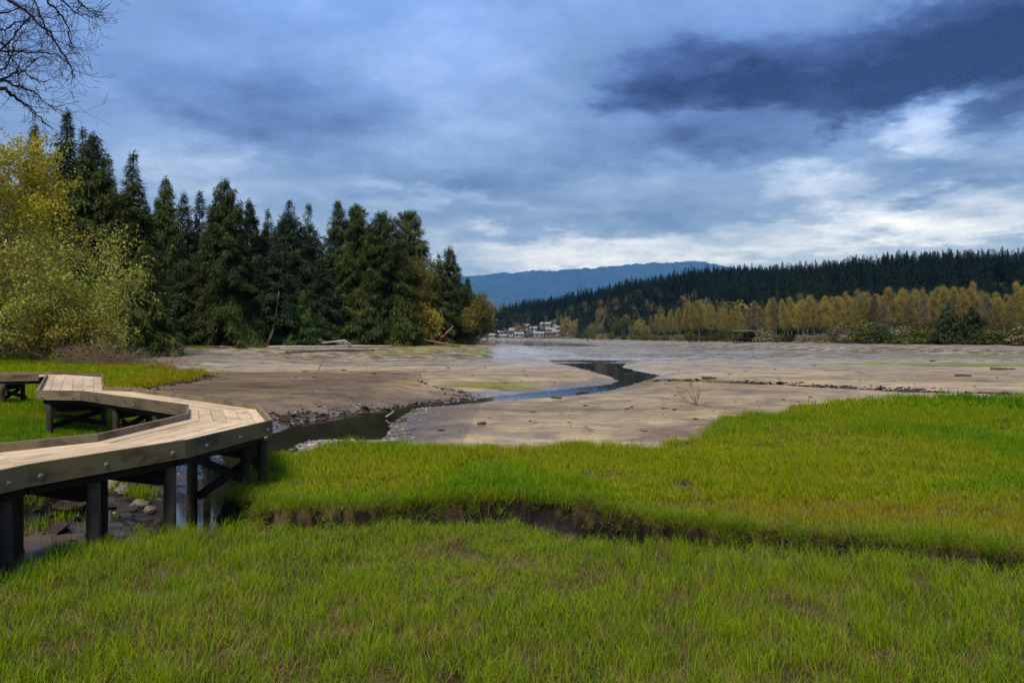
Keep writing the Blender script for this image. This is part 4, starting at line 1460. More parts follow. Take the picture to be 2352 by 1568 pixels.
# ------------------------------------------------------------------ trees and brush by the near west bank
def west_bank():
    g = 'broadleaf trees by the boardwalk'

    def place(vx, Y):
        x = (vx - HX) / FV * Y
        return x, Y, land1(x, Y)
    # yellow maple
    x, y, z = place(-40, 70)
    H = CZ + (HY - 258) / FV * y - z
    rg = random.Random(2)
    stems = [((0, 0, -0.3), (0.02, 0, 1), H * 0.55, 0.34)]
    for k in range(15):
        a = k * 2.4
        h0 = H * (0.30 + 0.34 * k / 15)
        stems.append(((0, 0, h0), (math.cos(a) * 0.75, math.sin(a) * 0.75, 0.62), H * rg.uniform(0.25, 0.32), 0.12))
    cr, tr = broadleaf_meshes(11, stems, 1, 'yellow', 'barkpale', bundle=7, cluster=0.32, size=0.27, maxlev=3, kids=4, ang=0.7, trop=0.08)
    tree_thing('maple_tree', cr, tr, (x, y, z), 'tall maple in yellow bloom where the bank meets the picture edge', 'tree', g)
    # grey-brown alder, finely budded, in front
    x, y, z = place(20, 66)
    H = CZ + (HY - 470) / FV * y - z
    stems = []
    for k in range(11):
        a = k * 2.4
        stems.append(((math.cos(a) * 0.5, math.sin(a) * 0.5, -0.2), (math.cos(a) * 0.45, math.sin(a) * 0.3, 1), H * rg.uniform(0.45, 0.62), 0.09))
    cr, tr = broadleaf_meshes(12, stems, 1, 'brownbud', 'barkbrown', bundle=6, cluster=0.26, size=0.17, maxlev=3, kids=4, ang=0.7, trop=0.08)
    tree_thing('alder_tree', cr, tr, (x, y, z), 'grey-brown alder thicket with tiny buds under the yellow maple', 'tree', g)
    # fresh green willow
    x, y, z = place(168, 66)
    H = CZ + (HY - 520) / FV * y - z
    stems = []
    for k in range(10):
        a = k * 2.4 + 0.4
        stems.append(((math.cos(a) * 0.4, math.sin(a) * 0.4, -0.2), (math.cos(a) * 0.28, math.sin(a) * 0.3, 1), H * rg.uniform(0.46, 0.70), 0.085))
    cr, tr = broadleaf_meshes(13, stems, 1, 'willow', 'barkbrown', bundle=3, cluster=0.26, size=0.30, aspect=0.5, maxlev=3, kids=4, ang=0.72, trop=0.06)
    tree_thing('willow_tree', cr, tr, (x, y, z), 'willow with fresh pale green leaves in front of the conifers', 'tree', g)
    for vx, Y, top, n, mat, bk, lab, sd, bun in ((90, 62, 640, 9, 'willow', 'barkbrown', 'leafy green willow bush below the alder thicket', 31, 3), (-30, 64, 600, 9, 'brownbud', 'barkbrown', 'brown budding bush cut by the picture edge', 32, 5),
                                                 (205, 64, 735, 7, 'willow', 'barkbrown', 'low willow bush leaning out toward the mud flat', 33, 3), (160, 63, 700, 9, 'brownbud', 'barkbrown', 'tangled brown bush at the foot of the willow', 34, 4)):
        x, y, z = place(vx, Y)
        H = CZ + (HY - top) / FV * y - z
        stems = [((math.cos(k * 2.4) * 0.5, math.sin(k * 2.4) * 0.5, -0.2), (math.cos(k * 2.4) * 0.8, math.sin(k * 2.4) * 0.5, 0.8), H * rg.uniform(0.5, 0.7), 0.06) for k in range(n)]
        cr, tr = broadleaf_meshes(sd, stems, 1, mat, bk, bundle=bun, cluster=0.25, size=0.22, maxlev=3, kids=4, ang=0.75, trop=0.03)
        tree_thing('willow_bush' if mat == 'willow' else 'bush', cr, tr, (x, y, z), lab, 'bush', g, crown_name='crown', trunk_name='stems')
    # dry brush lying out on the flat
    for vx, Y, w, h, lab, sd in ((318, 60, 3.4, 1.25, 'low heap of dry brown brush reaching out onto the mud', 41), (215, 58, 3.2, 1.3, 'dry brown brush in front of the willow', 42)):
        x, y, z = place(vx, Y)
        rng = np.random.default_rng(sd)
        segs, tips = [], []
        for k in range(60):
            p = np.array((rng.uniform(-w, w * 0.8), rng.uniform(-1.2, 1.2), 0.0))
            a = rng.uniform(0, 6.28)
            d = np.array((math.cos(a) * 0.9 + 0.35, math.sin(a) * 0.5, rng.uniform(0.25, 0.8)))
            grow(rng, segs, tips, p, d, rng.uniform(0.7, 1.4) * h, 0.025, 0, 2, trop=-0.03, kids=5, ang=0.7, nseg=4, rmin=0.009)
        V, F = tubes(segs, 3)
        o = obj('brush_heap', mesh_np('brush_heap', V, F, M['brush'], True), None, (x, y, z))
        tag(o, lab, 'brush')
    # bare tree overhanging from beyond the picture edge
    o = empty('bare_tree', (-18.6, 21.0, land1(-18.6, 21.0)))
    tag(o, 'bare dark tree whose twigs hang into the sky from the upper corner', 'tree')
    rng = np.random.default_rng(77)
    base = np.array(o.location)
    trunk_pts = [(0, 0, -0.3), (0.1, 0.1, 4), (0.3, 0, 8), (0.2, 0.2, 11.5), (0.4, 0.1, 15), (0.6, 0, 18)]
    tseg = polyseg(trunk_pts, 0.34, 0.06)
    Vt, Ft = tubes(tseg, 8)
    obj('trunk', mesh_np('bare_trunk', Vt, Ft, M['barkdark'], True), o)
    limbs = [  # grid polylines with depth, foot height on the trunk
        ([(-250, -120), (-80, -60), (30, 5), (110, 76), (160, 150), (172, 178)], 20.0, 13.5, 0.075),
        ([(-200, -160), (0, -80), (70, -10), (98, 45), (110, 75), (140, 118), (160, 150)], 20.6, 15.0, 0.045),
        ([(-150, -200), (20, -90), (108, 0), (135, 30), (155, 66), (162, 100), (165, 118)], 19.4, 16.0, 0.045),
        ([(-100, -230), (60, -80), (140, 0), (168, 26), (190, 34), (214, 40)], 20.8, 16.5, 0.04),
        ([(-60, -250), (100, -80), (178, 0), (205, 22), (225, 40)], 19.0, 17.0, 0.035),
        ([(-300, 130), (-80, 125), (2, 117), (40, 118), (90, 121), (130, 124)], 20.2, 9.0, 0.055),
        ([(-300, 170), (-90, 160), (2, 115), (42, 68), (58, 50), (80, 30)], 20.6, 8.4, 0.05),
        ([(-300, 240), (-100, 205), (2, 182), (35, 168), (52, 165), (78, 142), (98, 130)], 19.8, 7.4, 0.055),
        ([(-300, 270), (-100, 190), (0, 206), (30, 222), (55, 238), (72, 252), (90, 268), (120, 300)], 19.6, 7.0, 0.075),
        ([(-300, 200), (-100, 180), (0, 186), (45, 200), (80, 214), (105, 235), (122, 250)], 20.5, 8.0, 0.055),
        ([(-300, 60), (-100, 70), (0, 72), (30, 55), (70, 46), (95, 55)], 20.9, 10.5, 0.045),
        ([(-300, 20), (-100, 30), (0, 30), (35, 22), (62, 10)], 19.3, 11.5, 0.045),
        ([(-300, 100), (-100, 85), (0, 95), (25, 130), (45, 155), (70, 175), (100, 190)], 21.2, 9.8, 0.045),
        ([(-300, 150), (-100, 140), (0, 160), (20, 140), (35, 100), (50, 70)], 18.8, 9.2, 0.04),
    ]
    segs, tips = [], []
    for li, (pl, Y, foot, r) in enumerate(limbs):
        pts = [np.array((0.25, 0.1, foot))]
        for k, (vx, vy) in enumerate(pl):
            q = np.array(at(vx, vy, Y + 0.5 * math.sin(k * 1.3 + li))) - base
            pts.append(q)
        pts = np.array(pts)
        # smooth resample
        s_ = np.linspace(0, len(pts) - 1, 34)
        i0 = np.clip(s_.astype(int), 0, len(pts) - 2)
        f = (s_ - i0)[:, None]
        pm = pts[np.clip(i0 - 1, 0, None)]
        p0, p1 = pts[i0], pts[i0 + 1]
        p2 = pts[np.clip(i0 + 2, None, len(pts) - 1)]
        cr_ = 0.5 * ((2 * p0) + (-pm + p1) * f + (2 * pm - 5 * p0 + 4 * p1 - p2) * f ** 2 + (-pm + 3 * p0 - 3 * p1 + p2) * f ** 3)
        cr_[1:-1] += rng.normal(0, 0.022, (len(cr_) - 2, 3))
        segs += polyseg(cr_, r, 0.009)
        for k in range(9, 34):
            for rep in range(2):
                if rng.random() < 0.45:
                    dirv = cr_[k] - cr_[k - 1]
                    dirv /= np.linalg.norm(dirv) + 1e-9
                    sd_ = np.cross(dirv, rng.normal(0, 1, 3))
                    sd_ /= np.linalg.norm(sd_) + 1e-9
                    dd = dirv * 0.75 + sd_ * 0.75 + np.array((0.1, 0, -0.08))
                    sm = 1.0 if k < 24 else 0.55
                    grow(rng, segs, tips, cr_[k], dd, rng.uniform(0.5, 1.5) * sm, 0.009, 0, 2, trop=0.03, kids=2, ang=0.65, nseg=5, shrink=0.55, rmin=0.0032)
    V, F = tubes(segs, 4)
    obj('branches', mesh_np('bare_branches', V, F, M['barkdark'], True), o)


west_bank()


# ------------------------------------------------------------------ east and far shore
def east_shore():
    rng = random.Random(9)
    # poplar prototypes: crown of fine budding twigs, trunk and limbs
    protos = []
    for i in range(5):
        H = 16.0
        rg = np.random.default_rng(500 + i)
        segs, tips = [], []
        wob = rg.normal(0, 0.25, (7, 2))
        wob[0] = 0
        tp = [(wob[k, 0], wob[k, 1], H * k / 6 * 0.98 - (0.3 if k == 0 else 0)) for k in range(7)]
        segs += polyseg(tp, 0.24, 0.04)
        for k in range(70):
            h = H * (0.30 + 0.62 * (k / 46))
            a = k * 2.4 + rg.uniform(-0.4, 0.4)
            wid = 2.3 * math.sin(min(1, (1.06 - h / H) * 3.2) * math.pi / 2) * rg.uniform(0.6, 1.15) + 0.3
            q = int(min(h / H / 0.98 * 6, 5))
            f = h / H / 0.98 * 6 - q
            base = np.array(tp[q]) * (1 - f) + np.array(tp[q + 1]) * f
            grow(rg, segs, tips, base, np.array((math.cos(a), math.sin(a), 1.1)), wid * 1.15, 0.045, 1, 2, trop=0.14, kids=5, ang=0.55, nseg=4, rmin=0.016)
        Vt, Ft = tubes(segs, 4)
        T = np.array([q for q, _, _ in tips])
        cen = np.repeat(T, 11, 0) + rg.normal(0, 0.42, (len(T) * 11, 3))
        V, F = leaf_quads(rg, cen, 0.27, 0.5, (0, 0, 0.6))
        tint = np.repeat(np.clip(np.repeat(rg.random(len(T)), 11) * 0.5 + 0.25 + rg.normal(0, 0.15, len(cen)), 0, 1), 4)
        protos.append((mesh_np('poplar_crown', V, F, M['poplar'], False, {'tint': tint}), mesh_np('poplar_crown', V.copy(), F, M['pinkbud'], False, {'tint': tint}), mesh_np('poplar_trunk', Vt, Ft, M['barkpale'], True)))
    tops = [(1470, 742), (1510, 725), (1545, 706), (1600, 698), (1660, 705), (1720, 704), (1790, 690), (1850, 688), (1910, 682), (1960, 676), (2010, 676), (2060, 672), (2110, 664), (2160, 660), (2210, 655), (2260, 668), (2300, 684), (2352, 650), (2450, 655)]
    tx_, ty_ = zip(*tops)
    vx = 1478.0
    k = 0
    while vx < 2400:
        u = (vx - 1478) / 900
        for row in range(2):
            x0, y0 = first_land(vx + row * 9, R, 60)
            y = y0 + 9 + row * 11 + rng.uniform(-3, 3)
            x = (vx + row * 9 + rng.uniform(-5, 5) - HX) / FV * y
            z = land1(x, y)
            top = np.interp(vx, tx_, ty_) + rng.uniform(-3, 18) + row * -3
            H = max(CZ + (HY - top) / FV * y - z, 4)
            s = H / 18.6
            w = s * rng.uniform(0.8, 1.2)
            pr = protos[rng.randrange(5)]
            pink = rng.random() < 0.2
            where = 'front' if row == 0 else 'back'
            lab = f"{'grey-brown' if pink else 'yellow-budded'} poplar, {ORD[min(k, 68)]} from the houses in the {where} row on the far shore"
            tree_thing('poplar_tree', pr[1] if pink else pr[0], pr[2], (x, y, z), lab, 'tree', 'poplars along the far shore', rng.uniform(0, 6.28), (w, w, s))
        k += 1
        vx += rng.uniform(13, 21) * (1.0 + 0.3 * u)
    # bushes at the foot of the poplars
    bprotos = []
    for i in range(4):
        for mat in ('bush', 'blossom', 'pinkbud'):
            rg = np.random.default_rng(600 + i)
            n = 1500
            d = rg.normal(0, 1, (n, 3))
            d /= np.linalg.norm(d, axis=1)[:, None]
            lob = 1 + 0.28 * np.sin(d[:, 0] * 5 + i) * np.cos(d[:, 1] * 4 + 2 * i) + 0.2 * np.sin(d[:, 2] * 7 + i)
            r = lob * rg.random(n) ** 0.35
            cen = np.stack([d[:, 0] * r * 2.0, d[:, 1] * r * 1.6, np.abs(d[:, 2]) * r * 2.1 + 0.2], -1)
            V, F = leaf_quads(rg, cen, 0.30, 0.65)
            tint = np.repeat(np.clip(rg.normal(0.45, 0.22, n), 0, 1), 4)
            segs = []
            for k in range(16):
                a = k * 2.4
                segs += polyseg([(0.15 * math.cos(a), 0.15 * math.sin(a), -0.2), (0.7 * math.cos(a), 0.6 * math.sin(a), 0.9), (1.3 * math.cos(a), 1.0 * math.sin(a), 1.6)], 0.05, 0.015)
            Vt, Ft = tubes(segs, 4)
            bprotos.append((mesh_np('bush_crown', V, F, M[mat], False, {'tint': tint}), mesh_np('bush_stems', Vt, Ft, M['barkbrown'], True), mat))
    vx = 1310.0
    k = 0
    while vx < 2440:
        x0, y0 = first_land(vx, R, 60)
        y = y0 + rng.uniform(0.5, 5)
        x = (vx - HX) / FV * y
        z = land1(x, y)
        c, st, mat = bprotos[rng.randrange(4) * 3 + (0 if rng.random() < 0.74 else rng.choice((1, 2)))]
        s = rng.uniform(0.7, 1.5) * (1.0 + 0.4 * (vx > 1900))
        kind = {'bush': 'green', 'blossom': 'pale blossoming', 'pinkbud': 'grey-brown'}[mat]
        tree_thing('shore_bush', c, st, (x, y, z), f'{kind} bush at the water line, {ORD[min(k, 68)]} from the houses', 'bush', 'bushes along the far shore', rng.uniform(0, 6.28), (s * rng.uniform(1.0, 1.5), s, s * rng.uniform(0.8, 1.25)), 'crown', 'stems')
        k += 1
        vx += rng.uniform(18, 32) * (1 + 0.5 * (vx - 1310) / 1100)
    # dark conifers at the waterside to the right
    for i, (px, top, hw, lab) in enumerate(((2178, 692, 44, 'dark conifer at the water line, taller of the close pair among the poplars'), (2232, 706, 42, 'dark conifer at the water line, shorter of the close pair among the poplars'),
                                            (2110, 745, 14, 'small dark conifer standing just before the close pair'))):
        x0, y0 = first_land(px, R, 60)
        y = y0 + 2
        x = (px - HX) / FV * y
        z = land1(x, y)
        cr, tr = conifer_meshes(700 + i, CZ + (HY - top) / FV * y - z, hw / FV * y, 'cedar', 0.0, 1.0, 'spruce')
        tree_thing('conifer_tree', cr, tr, (x, y, z), lab, 'tree', 'conifers among the far poplars')
    # mixed trees round the village
    mixed = [  # x, top, Y, kind
        (1150, 735, 690, 'c'), (1165, 728, 700, 'c'), (1180, 718, 715, 'c'), (1195, 722, 705, 'c'), (1135, 738, 680, 'c'), (1213, 708, 760, 'c'), (1188, 740, 672, 'g'), (1204, 742, 668, 'g'), (1222, 748, 672, 'c'),
        (1226, 732, 740, 'g'), (1247, 727, 745, 'y'), (1240, 745, 690, 'y'), (1258, 735, 700, 'c'), (1270, 730, 720, 'c'), (1160, 752, 668, 'g'), (1215, 757, 655, 'y'), (1141, 755, 660, 'c'),
        (1300, 727, 580, 'y'), (1317, 732, 560, 'y'), (1330, 732, 560, 'c'), (1312, 750, 540, 'g'), (1344, 742, 540, 'c'), (1360, 740, 530, 'g'), (1375, 742, 520, 'g'), (1390, 735, 540, 'c'), (1405, 748, 470, 'c'),
        (1290, 742, 590, 'g'), (1382, 703, 640, 'g'), (1420, 738, 470, 'b'), (1436, 722, 480, 'b'), (1450, 745, 420, 'g'), (1465, 728, 450, 'y'), (1410, 710, 600, 'c'), (1446, 700, 600, 'c'), (1345, 755, 500, 'b'),
        (1432, 755, 400, 'b'), (1462, 752, 380, 'b'), (1490, 745, 360, 'y'), (1690, 684, 420, 'b'), (1710, 690, 400, 'y'), (1562, 700, 470, 'b'), (1640, 700, 430, 'c')]
    small = {}
    for i, (kk, mat) in enumerate((('g', 'pinkbud'), ('y', 'poplar'), ('b', 'bush'))):
        rg = np.random.default_rng(800 + i)
        n = 900
        d = rg.normal(0, 1, (n, 3))
        d /= np.linalg.norm(d, axis=1)[:, None]
        lob = 1 + 0.3 * np.sin(d[:, 0] * 4 + i) * np.cos(d[:, 2] * 4)
        r = lob * rg.random(n) ** 0.4
        cen = np.stack([d[:, 0] * r * 0.30, d[:, 1] * r * 0.30, 0.55 + d[:, 2] * r * 0.42], -1)
        V, F = leaf_quads(rg, cen, 0.055, 0.7)
        tint = np.repeat(np.clip(rg.normal(0.5, 0.2, n), 0, 1), 4)
        Vt, Ft = tubes(polyseg([(0, 0, -0.05), (0.01, 0, 0.4), (0, 0, 0.8)], 0.02, 0.004) + polyseg([(0, 0, 0.3), (0.15, 0, 0.6)], 0.01, 0.003) + polyseg([(0, 0, 0.35), (-0.14, 0.05, 0.65)], 0.01, 0.003), 5)
        small[kk] = (mesh_np('small_crown', V, F, M[mat], False, {'tint': tint}), mesh_np('small_trunk', Vt, Ft, M['barkpale'], True))
    for j in range(3):
        rg = np.random.default_rng(830 + j)
        n = 620
        t = 0.03 + 0.97 * rg.random(n)
        a = rg.uniform(0, 6.28, n)
        rad = 0.2 * (1 - t) ** 0.75 * rg.uniform(0.4, 1.1, n)
        V, F = leaf_tris(rg, np.stack([np.cos(a) * rad, np.sin(a) * rad, t], -1), np.stack([np.cos(a), np.sin(a), np.full(n, -0.4)], -1), 0.075, 0.05, 0.3)
        tint = np.repeat(np.clip(rg.normal(0.5, 0.2, n), 0, 1), 3)
        Vt, Ft = tubes(polyseg([(0, 0, -0.05), (0, 0, 1.0)], 0.015, 0.002), 4)
        small['c%d' % j] = (mesh_np('small_crown', V, F, M['spruce'], False, {'tint': tint}), mesh_np('small_trunk', Vt, Ft, M['bark'], True))
    cnt = {}
    for vx, top, Y, kk in mixed:
        x = (vx - HX) / FV * Y
        z = land1(x, Y)
        H = max(CZ + (HY - top) / FV * Y - z, 5.0)
        key = kk if kk != 'c' else 'c%d' % rng.randrange(3)
        cnt[kk] = cnt.get(kk, 0) + 1
        desc = {'c': 'dark conifer', 'g': 'grey-brown leafless tree', 'y': 'yellow budding tree', 'b': 'green broadleaf tree'}[kk]
        lab = f'{desc} near the far village, {ORD[cnt[kk] - 1]} of its kind in the list from the point'
        lab = f'{desc} by the far village, {ORD[cnt[kk] - 1]} of its colour counting from the wooded point'
        w = H * (1.0 if kk != 'c' else 1.0) * rng.uniform(0.85, 1.1)
        tree_thing('village_tree', small[key][0], small[key][1], (x, Y, z), lab, 'tree', 'trees round the far village', rng.uniform(0, 6.28), (w, w, H))

    # houses
    pal = {'white': (0.22, 0.217, 0.207), 'cream': (0.26, 0.235, 0.19), 'grey': (0.30, 0.31, 0.32), 'blue-grey': (0.27, 0.33, 0.39), 'brown': (0.20, 0.13, 0.09), 'pink': (0.27, 0.19, 0.16)}
    rp = {'dark': (0.05, 0.05, 0.055), 'grey': (0.24, 0.24, 0.24), 'pale': (0.22, 0.215, 0.205), 'brown': (0.13, 0.09, 0.07)}
    mw = {k_: mat_simple('wall_' + k_.replace('-', '_'), tuple(c * 0.88 for c in v), v, 3, 0.85, 0.2, 0.1, 0.01) for k_, v in pal.items()}
    mr = {k_: mat_simple('roof_' + k_, tuple(c * 0.75 for c in v), v, 3, 0.9, 0.15, 0.2, 0.02) for k_, v in rp.items()}
    mg, t = new_mat('house_window')
    principled(t, (0.02, 0.025, 0.03), 0.1, 0.6)

    def house(vx, vy, Y, w, d, h, rh, wall, roof, label, rz=0.0):
        x = (vx - HX) / FV * Y
        z = CZ - (vy - HY) / FV * Y
        zg = land1(x, Y)
        o = empty('house', (x, Y, zg), rz)
        up = max(z - zg, 0.0)
        w, d, h, rh = w * 0.72, d * 0.7, h * 0.6, rh * 0.7
        hb = h + up
        V = [(-w / 2, -d / 2, -0.8), (w / 2, -d / 2, -0.8), (w / 2, d / 2, -0.8), (-w / 2, d / 2, -0.8), (-w / 2, -d / 2, hb), (w / 2, -d / 2, hb), (w / 2, d / 2, hb), (-w / 2, d / 2, hb), (-w / 2, 0, hb + rh * 0.97), (w / 2, 0, hb + rh * 0.97)]
        F = [(0, 1, 5, 4), (1, 2, 6, 9, 5), (2, 3, 7, 6), (3, 0, 4, 8, 7), (4, 5, 9, 8), (6, 7, 8, 9)]
        me = bpy.data.meshes.new('house_wall')
        me.from_pydata(V, [], F)
        me.materials.append(mw[wall])
        obj('wall', me, o)
        e = 0.5
        th = 0.22
        V = []
        for sx in (-1, 1):
            xx = sx * (w / 2 + e)
            V += [(xx, -d / 2 - e, hb - e * rh / (d / 2) + 0.03), (xx, 0, hb + rh + 0.03), (xx, d / 2 + e, hb - e * rh / (d / 2) + 0.03), (xx, -d / 2 - e, hb - e * rh / (d / 2) + th), (xx, 0, hb + rh + th), (xx, d / 2 + e, hb - e * rh / (d / 2) + th)]
        F = [(0, 1, 4, 3), (1, 2, 5, 4), (6, 9, 10, 7), (7, 10, 11, 8), (3, 4, 10, 9), (4, 5, 11, 10), (0, 6, 7, 1), (1, 7, 8, 2), (0, 3, 9, 6), (2, 8, 11, 5)]
        me = bpy.data.meshes.new('house_roof')
        me.from_pydata(V, [], F)
        me.materials.append(mr[roof])
        obj('roof', me, o)
        nst = 2 if h > 4.2 else 1
        nw = max(2, int(w / 3.2))
        wm = None
        for st in range(nst):
            for q in range(nw):
                if wm is None:
                    wm = box_mesh('house_window', [(-0.75, -0.05), (0.75, -0.05), (0.75, 0.05), (-0.75, 0.05)], 0.65, -0.65, mg)
                obj('window', wm, o, (-w / 2 + w * (q + 0.5) / nw, -d / 2 - 0.02, up + 1.5 + 2.7 * st))
        tag(o, label, 'house', 'houses of the far village')

    hs = [(1132, 776, 668, 9, 8, 4, 2, 'grey', 'pale', 'low grey house with pale roof nearest the wooded point'), (1146, 770, 690, 10, 8, 5, 2.4, 'cream', 'grey', 'cream house with grey roof behind the low grey one'),
          (1158, 777, 660, 8, 7, 3.2, 1.8, 'white', 'pale', 'small white house at the water edge near the point'), (1168, 771, 675, 11, 9, 4.8, 2.6, 'blue-grey', 'dark', 'blue-grey house with dark roof among bare trees'),
          (1181, 766, 690, 12, 9, 5.0, 3.0, 'brown', 'grey', 'brown house with broad grey roof up the slope'), (1192, 774, 662, 11, 8, 4.6, 2.4, 'grey', 'pale', 'grey house with pale roof by the shore'),
          (1204, 768, 678, 10, 8, 5.2, 2.2, 'cream', 'pale', 'cream two-storey house left of the long white one'), (1219, 779, 640, 5, 7, 6, 2.0, 'brown', 'dark', 'narrow dark house touching the long white one'),
          (1236, 776, 640, 17, 9, 5.6, 2.2, 'white', 'pale', 'long white two-storey house on the shore'), (1227, 764, 700, 10, 8, 4.8, 2.2, 'blue-grey', 'pale', 'blue-grey house peeping over the long white one'),
          (1261, 776, 636, 9, 8, 5.4, 2.0, 'pink', 'brown', 'pinkish house at the end of the shore row'), (1278, 772, 640, 11, 9, 5.6, 2.2, 'white', 'grey', 'white house low on the slope beside the yellow trees'),
          (1264, 764, 665, 12, 9, 5.0, 2.2, 'cream', 'pale', 'cream house in the middle of the slope'), (1283, 760, 670, 11, 9, 5.0, 2.4, 'white', 'pale', 'white house highest but one on the slope'),
          (1254, 751, 700, 13, 9, 4.8, 2.4, 'white', 'pale', 'wide white house high above the cream one'), (1275, 749, 705, 10, 8, 4.8, 2.2, 'white', 'dark', 'white house with dark roof at the top of the village'),
          (1213, 755, 710, 8, 8, 5.0, 2.0, 'cream', 'grey', 'lone cream house up between bare trees'), (1296, 776, 600, 8, 7, 3.6, 1.8, 'grey', 'brown', 'low grey shed-like house by the yellow trees')]
    for i, a in enumerate(hs):
        house(*a, rz=rng.uniform(-0.35, 0.35))
    for vx, vy, Y, w, lab in ((1950, 760, 205, 9, 'pale house glimpsed between poplar trunks, nearer the village'), (2010, 757, 200, 12, 'long pale house glimpsed behind the poplars'), (2054, 755, 198, 8, 'small pale house glimpsed between the last tall poplars'),
                              (2268, 726, 185, 7, 'grey-roofed pale house high behind the dark waterside conifers')):
        house(vx, vy, Y, w, 8, 3.2, 1.8, 'white', 'pale' if vx < 2200 else 'grey', lab, 0.1)

    # small dark piers at the waterline
    def pier(vx, vy, Y, w, h, roofed, label):
        x = (vx - HX) / FV * Y
        zg = land1(x, Y)
        o = empty('pier', (x, Y, zg))
        rngp = random.Random(int(vx))
        deck = 1.1 + h * 0.1
        obj('platform', beam_mesh('platform', (-w / 2, 0, deck), (w / 2, 0, deck), 3.0, 0.3, M['beam']), o)
        for sx in (-0.45, -0.15, 0.15, 0.45):
            for sy in (-1.2, 1.2):
                obj('post', beam_mesh('post', (sx * w, sy, -0.5), (sx * w + 0.01, sy, deck - 0.15), 0.25, 0.25, M['beam']), o)
        if roofed:
            for sx in (-0.4, 0.4):
                for sy in (-1.2, 1.2):
                    obj('roof_post', beam_mesh('roof_post', (sx * w, sy, deck + 0.15), (sx * w + 0.01, sy, deck + 2.0), 0.18, 0.18, M['beam']), o)
            obj('roof', box_mesh('roof', [(-w * 0.55, -2), (w * 0.55, -2), (w * 0.55, 2), (-w * 0.55, 2)], [deck + 2.1, deck + 2.1, deck + 2.5, deck + 2.5], [deck + 1.98, deck + 1.98, deck + 2.38, deck + 2.38], M['driftdark']), o)
        else:
            for sy in (-1.35, 1.35):
                obj('rail', beam_mesh('rail', (-w / 2, sy, deck + 0.9), (w / 2, sy, deck + 0.9), 0.1, 0.12, M['beam']), o)
                for sx in (-0.48, 0, 0.48):
                    obj('rail_post', beam_mesh('rail_post', (sx * w, sy, deck + 0.15), (sx * w + 0.01, sy, deck + 0.85), 0.1, 0.1, M['beam']), o)
        tag(o, label, 'pier', 'small piers on the far shore')
    for vx, Yo, w, h, rf, lab in ((1708, -4, 5.5, 1, True, 'small dark roofed pier on piles before the poplars'), (1604, -5, 6, 0, False, 'low dark pier without a roof, before the poplars'), (1375, -6, 13, 0, False, 'long low dark pier below the village trees'), (1238, -8, 20, 0, False, 'dark bulkhead pier below the long white house')):
        x0, y0 = first_land(vx, R, 60)
        pier(vx, 0, y0 + Yo, w, h, rf, lab)


east_shore()


# ------------------------------------------------------------------ driftwood, stones, clods
def log_mesh(name, pts, r0, r1, mat, sides=9, seed=0, rag=0.12):
    rng = np.random.default_rng(seed)
    pts = np.asarray(pts, float)
    s_ = np.linspace(0, len(pts) - 1, 14)
    i0 = np.clip(s_.astype(int), 0, len(pts) - 2)
    f = (s_ - i0)[:, None]
    c = pts[i0] * (1 - f) + pts[i0 + 1] * f
    c[1:-1] += rng.normal(0, r0 * 0.12, (12, 3))
    d = np.gradient(c, axis=0)
    d /= np.linalg.norm(d, axis=1)[:, None]
    ref = np.array((0, 0, 1.0)) if abs(d[0, 2]) < 0.8 else np.array((1.0, 0, 0))
    u = np.cross(d, ref)
    u /= np.linalg.norm(u, axis=1)[:, None]
    v = np.cross(d, u)
    a = np.arange(sides) / sides * 2 * math.pi
    rr = np.linspace(r0, r1, 14)[:, None] * (1 + rng.normal(0, rag, (14, sides)))
    V = (c[:, None] + (np.cos(a)[None, :, None] * u[:, None] + np.sin(a)[None, :, None] * v[:, None]) * rr[..., None]).reshape(-1, 3)
    k = np.arange(sides)
    kn = (k + 1) % sides
    b = np.arange(13)[:, None] * sides
    F = np.stack([b + k, b + kn, b + sides + kn, b + sides + k], -1).reshape(-1, 4)
    V = np.concatenate([V, [c[0], c[-1]]])
    e0, e1 = len(V) - 2, len(V) - 1
    F2 = np.concatenate([np.stack([np.full(sides, e0), kn, k], 1), np.stack([np.full(sides, e1), 13 * sides + k, 13 * sides + kn], 1)])
    return mesh_np(name, V, F, M[mat], True, None, F2)


def rock_mesh(name, seed, mat, sub=2, flat=0.7, rough=0.25):
    import bmesh
    bm = bmesh.new()
    bmesh.ops.create_icosphere(bm, subdivisions=sub, radius=1.0)
    rng = np.random.default_rng(seed)
    planes = rng.normal(0, 1, (9, 3))
    planes /= np.linalg.norm(planes, axis=1)[:, None]
    dd = rng.uniform(0.55, 0.9, 9)
    for v in bm.verts:
        p = np.array(v.co)
        for n_, d_ in zip(planes, dd):
            k = p @ n_ - d_
            if k > 0:
                p = p - n_ * k * 0.92
        p = p * (1 + rng.normal(0, rough * 0.12))
        v.co = (p[0], p[1] * 0.85, p[2] * flat)
    me = bpy.data.meshes.new(name)
    bm.to_mesh(me)
    bm.free()
    me.materials.append(M[mat])
    return me


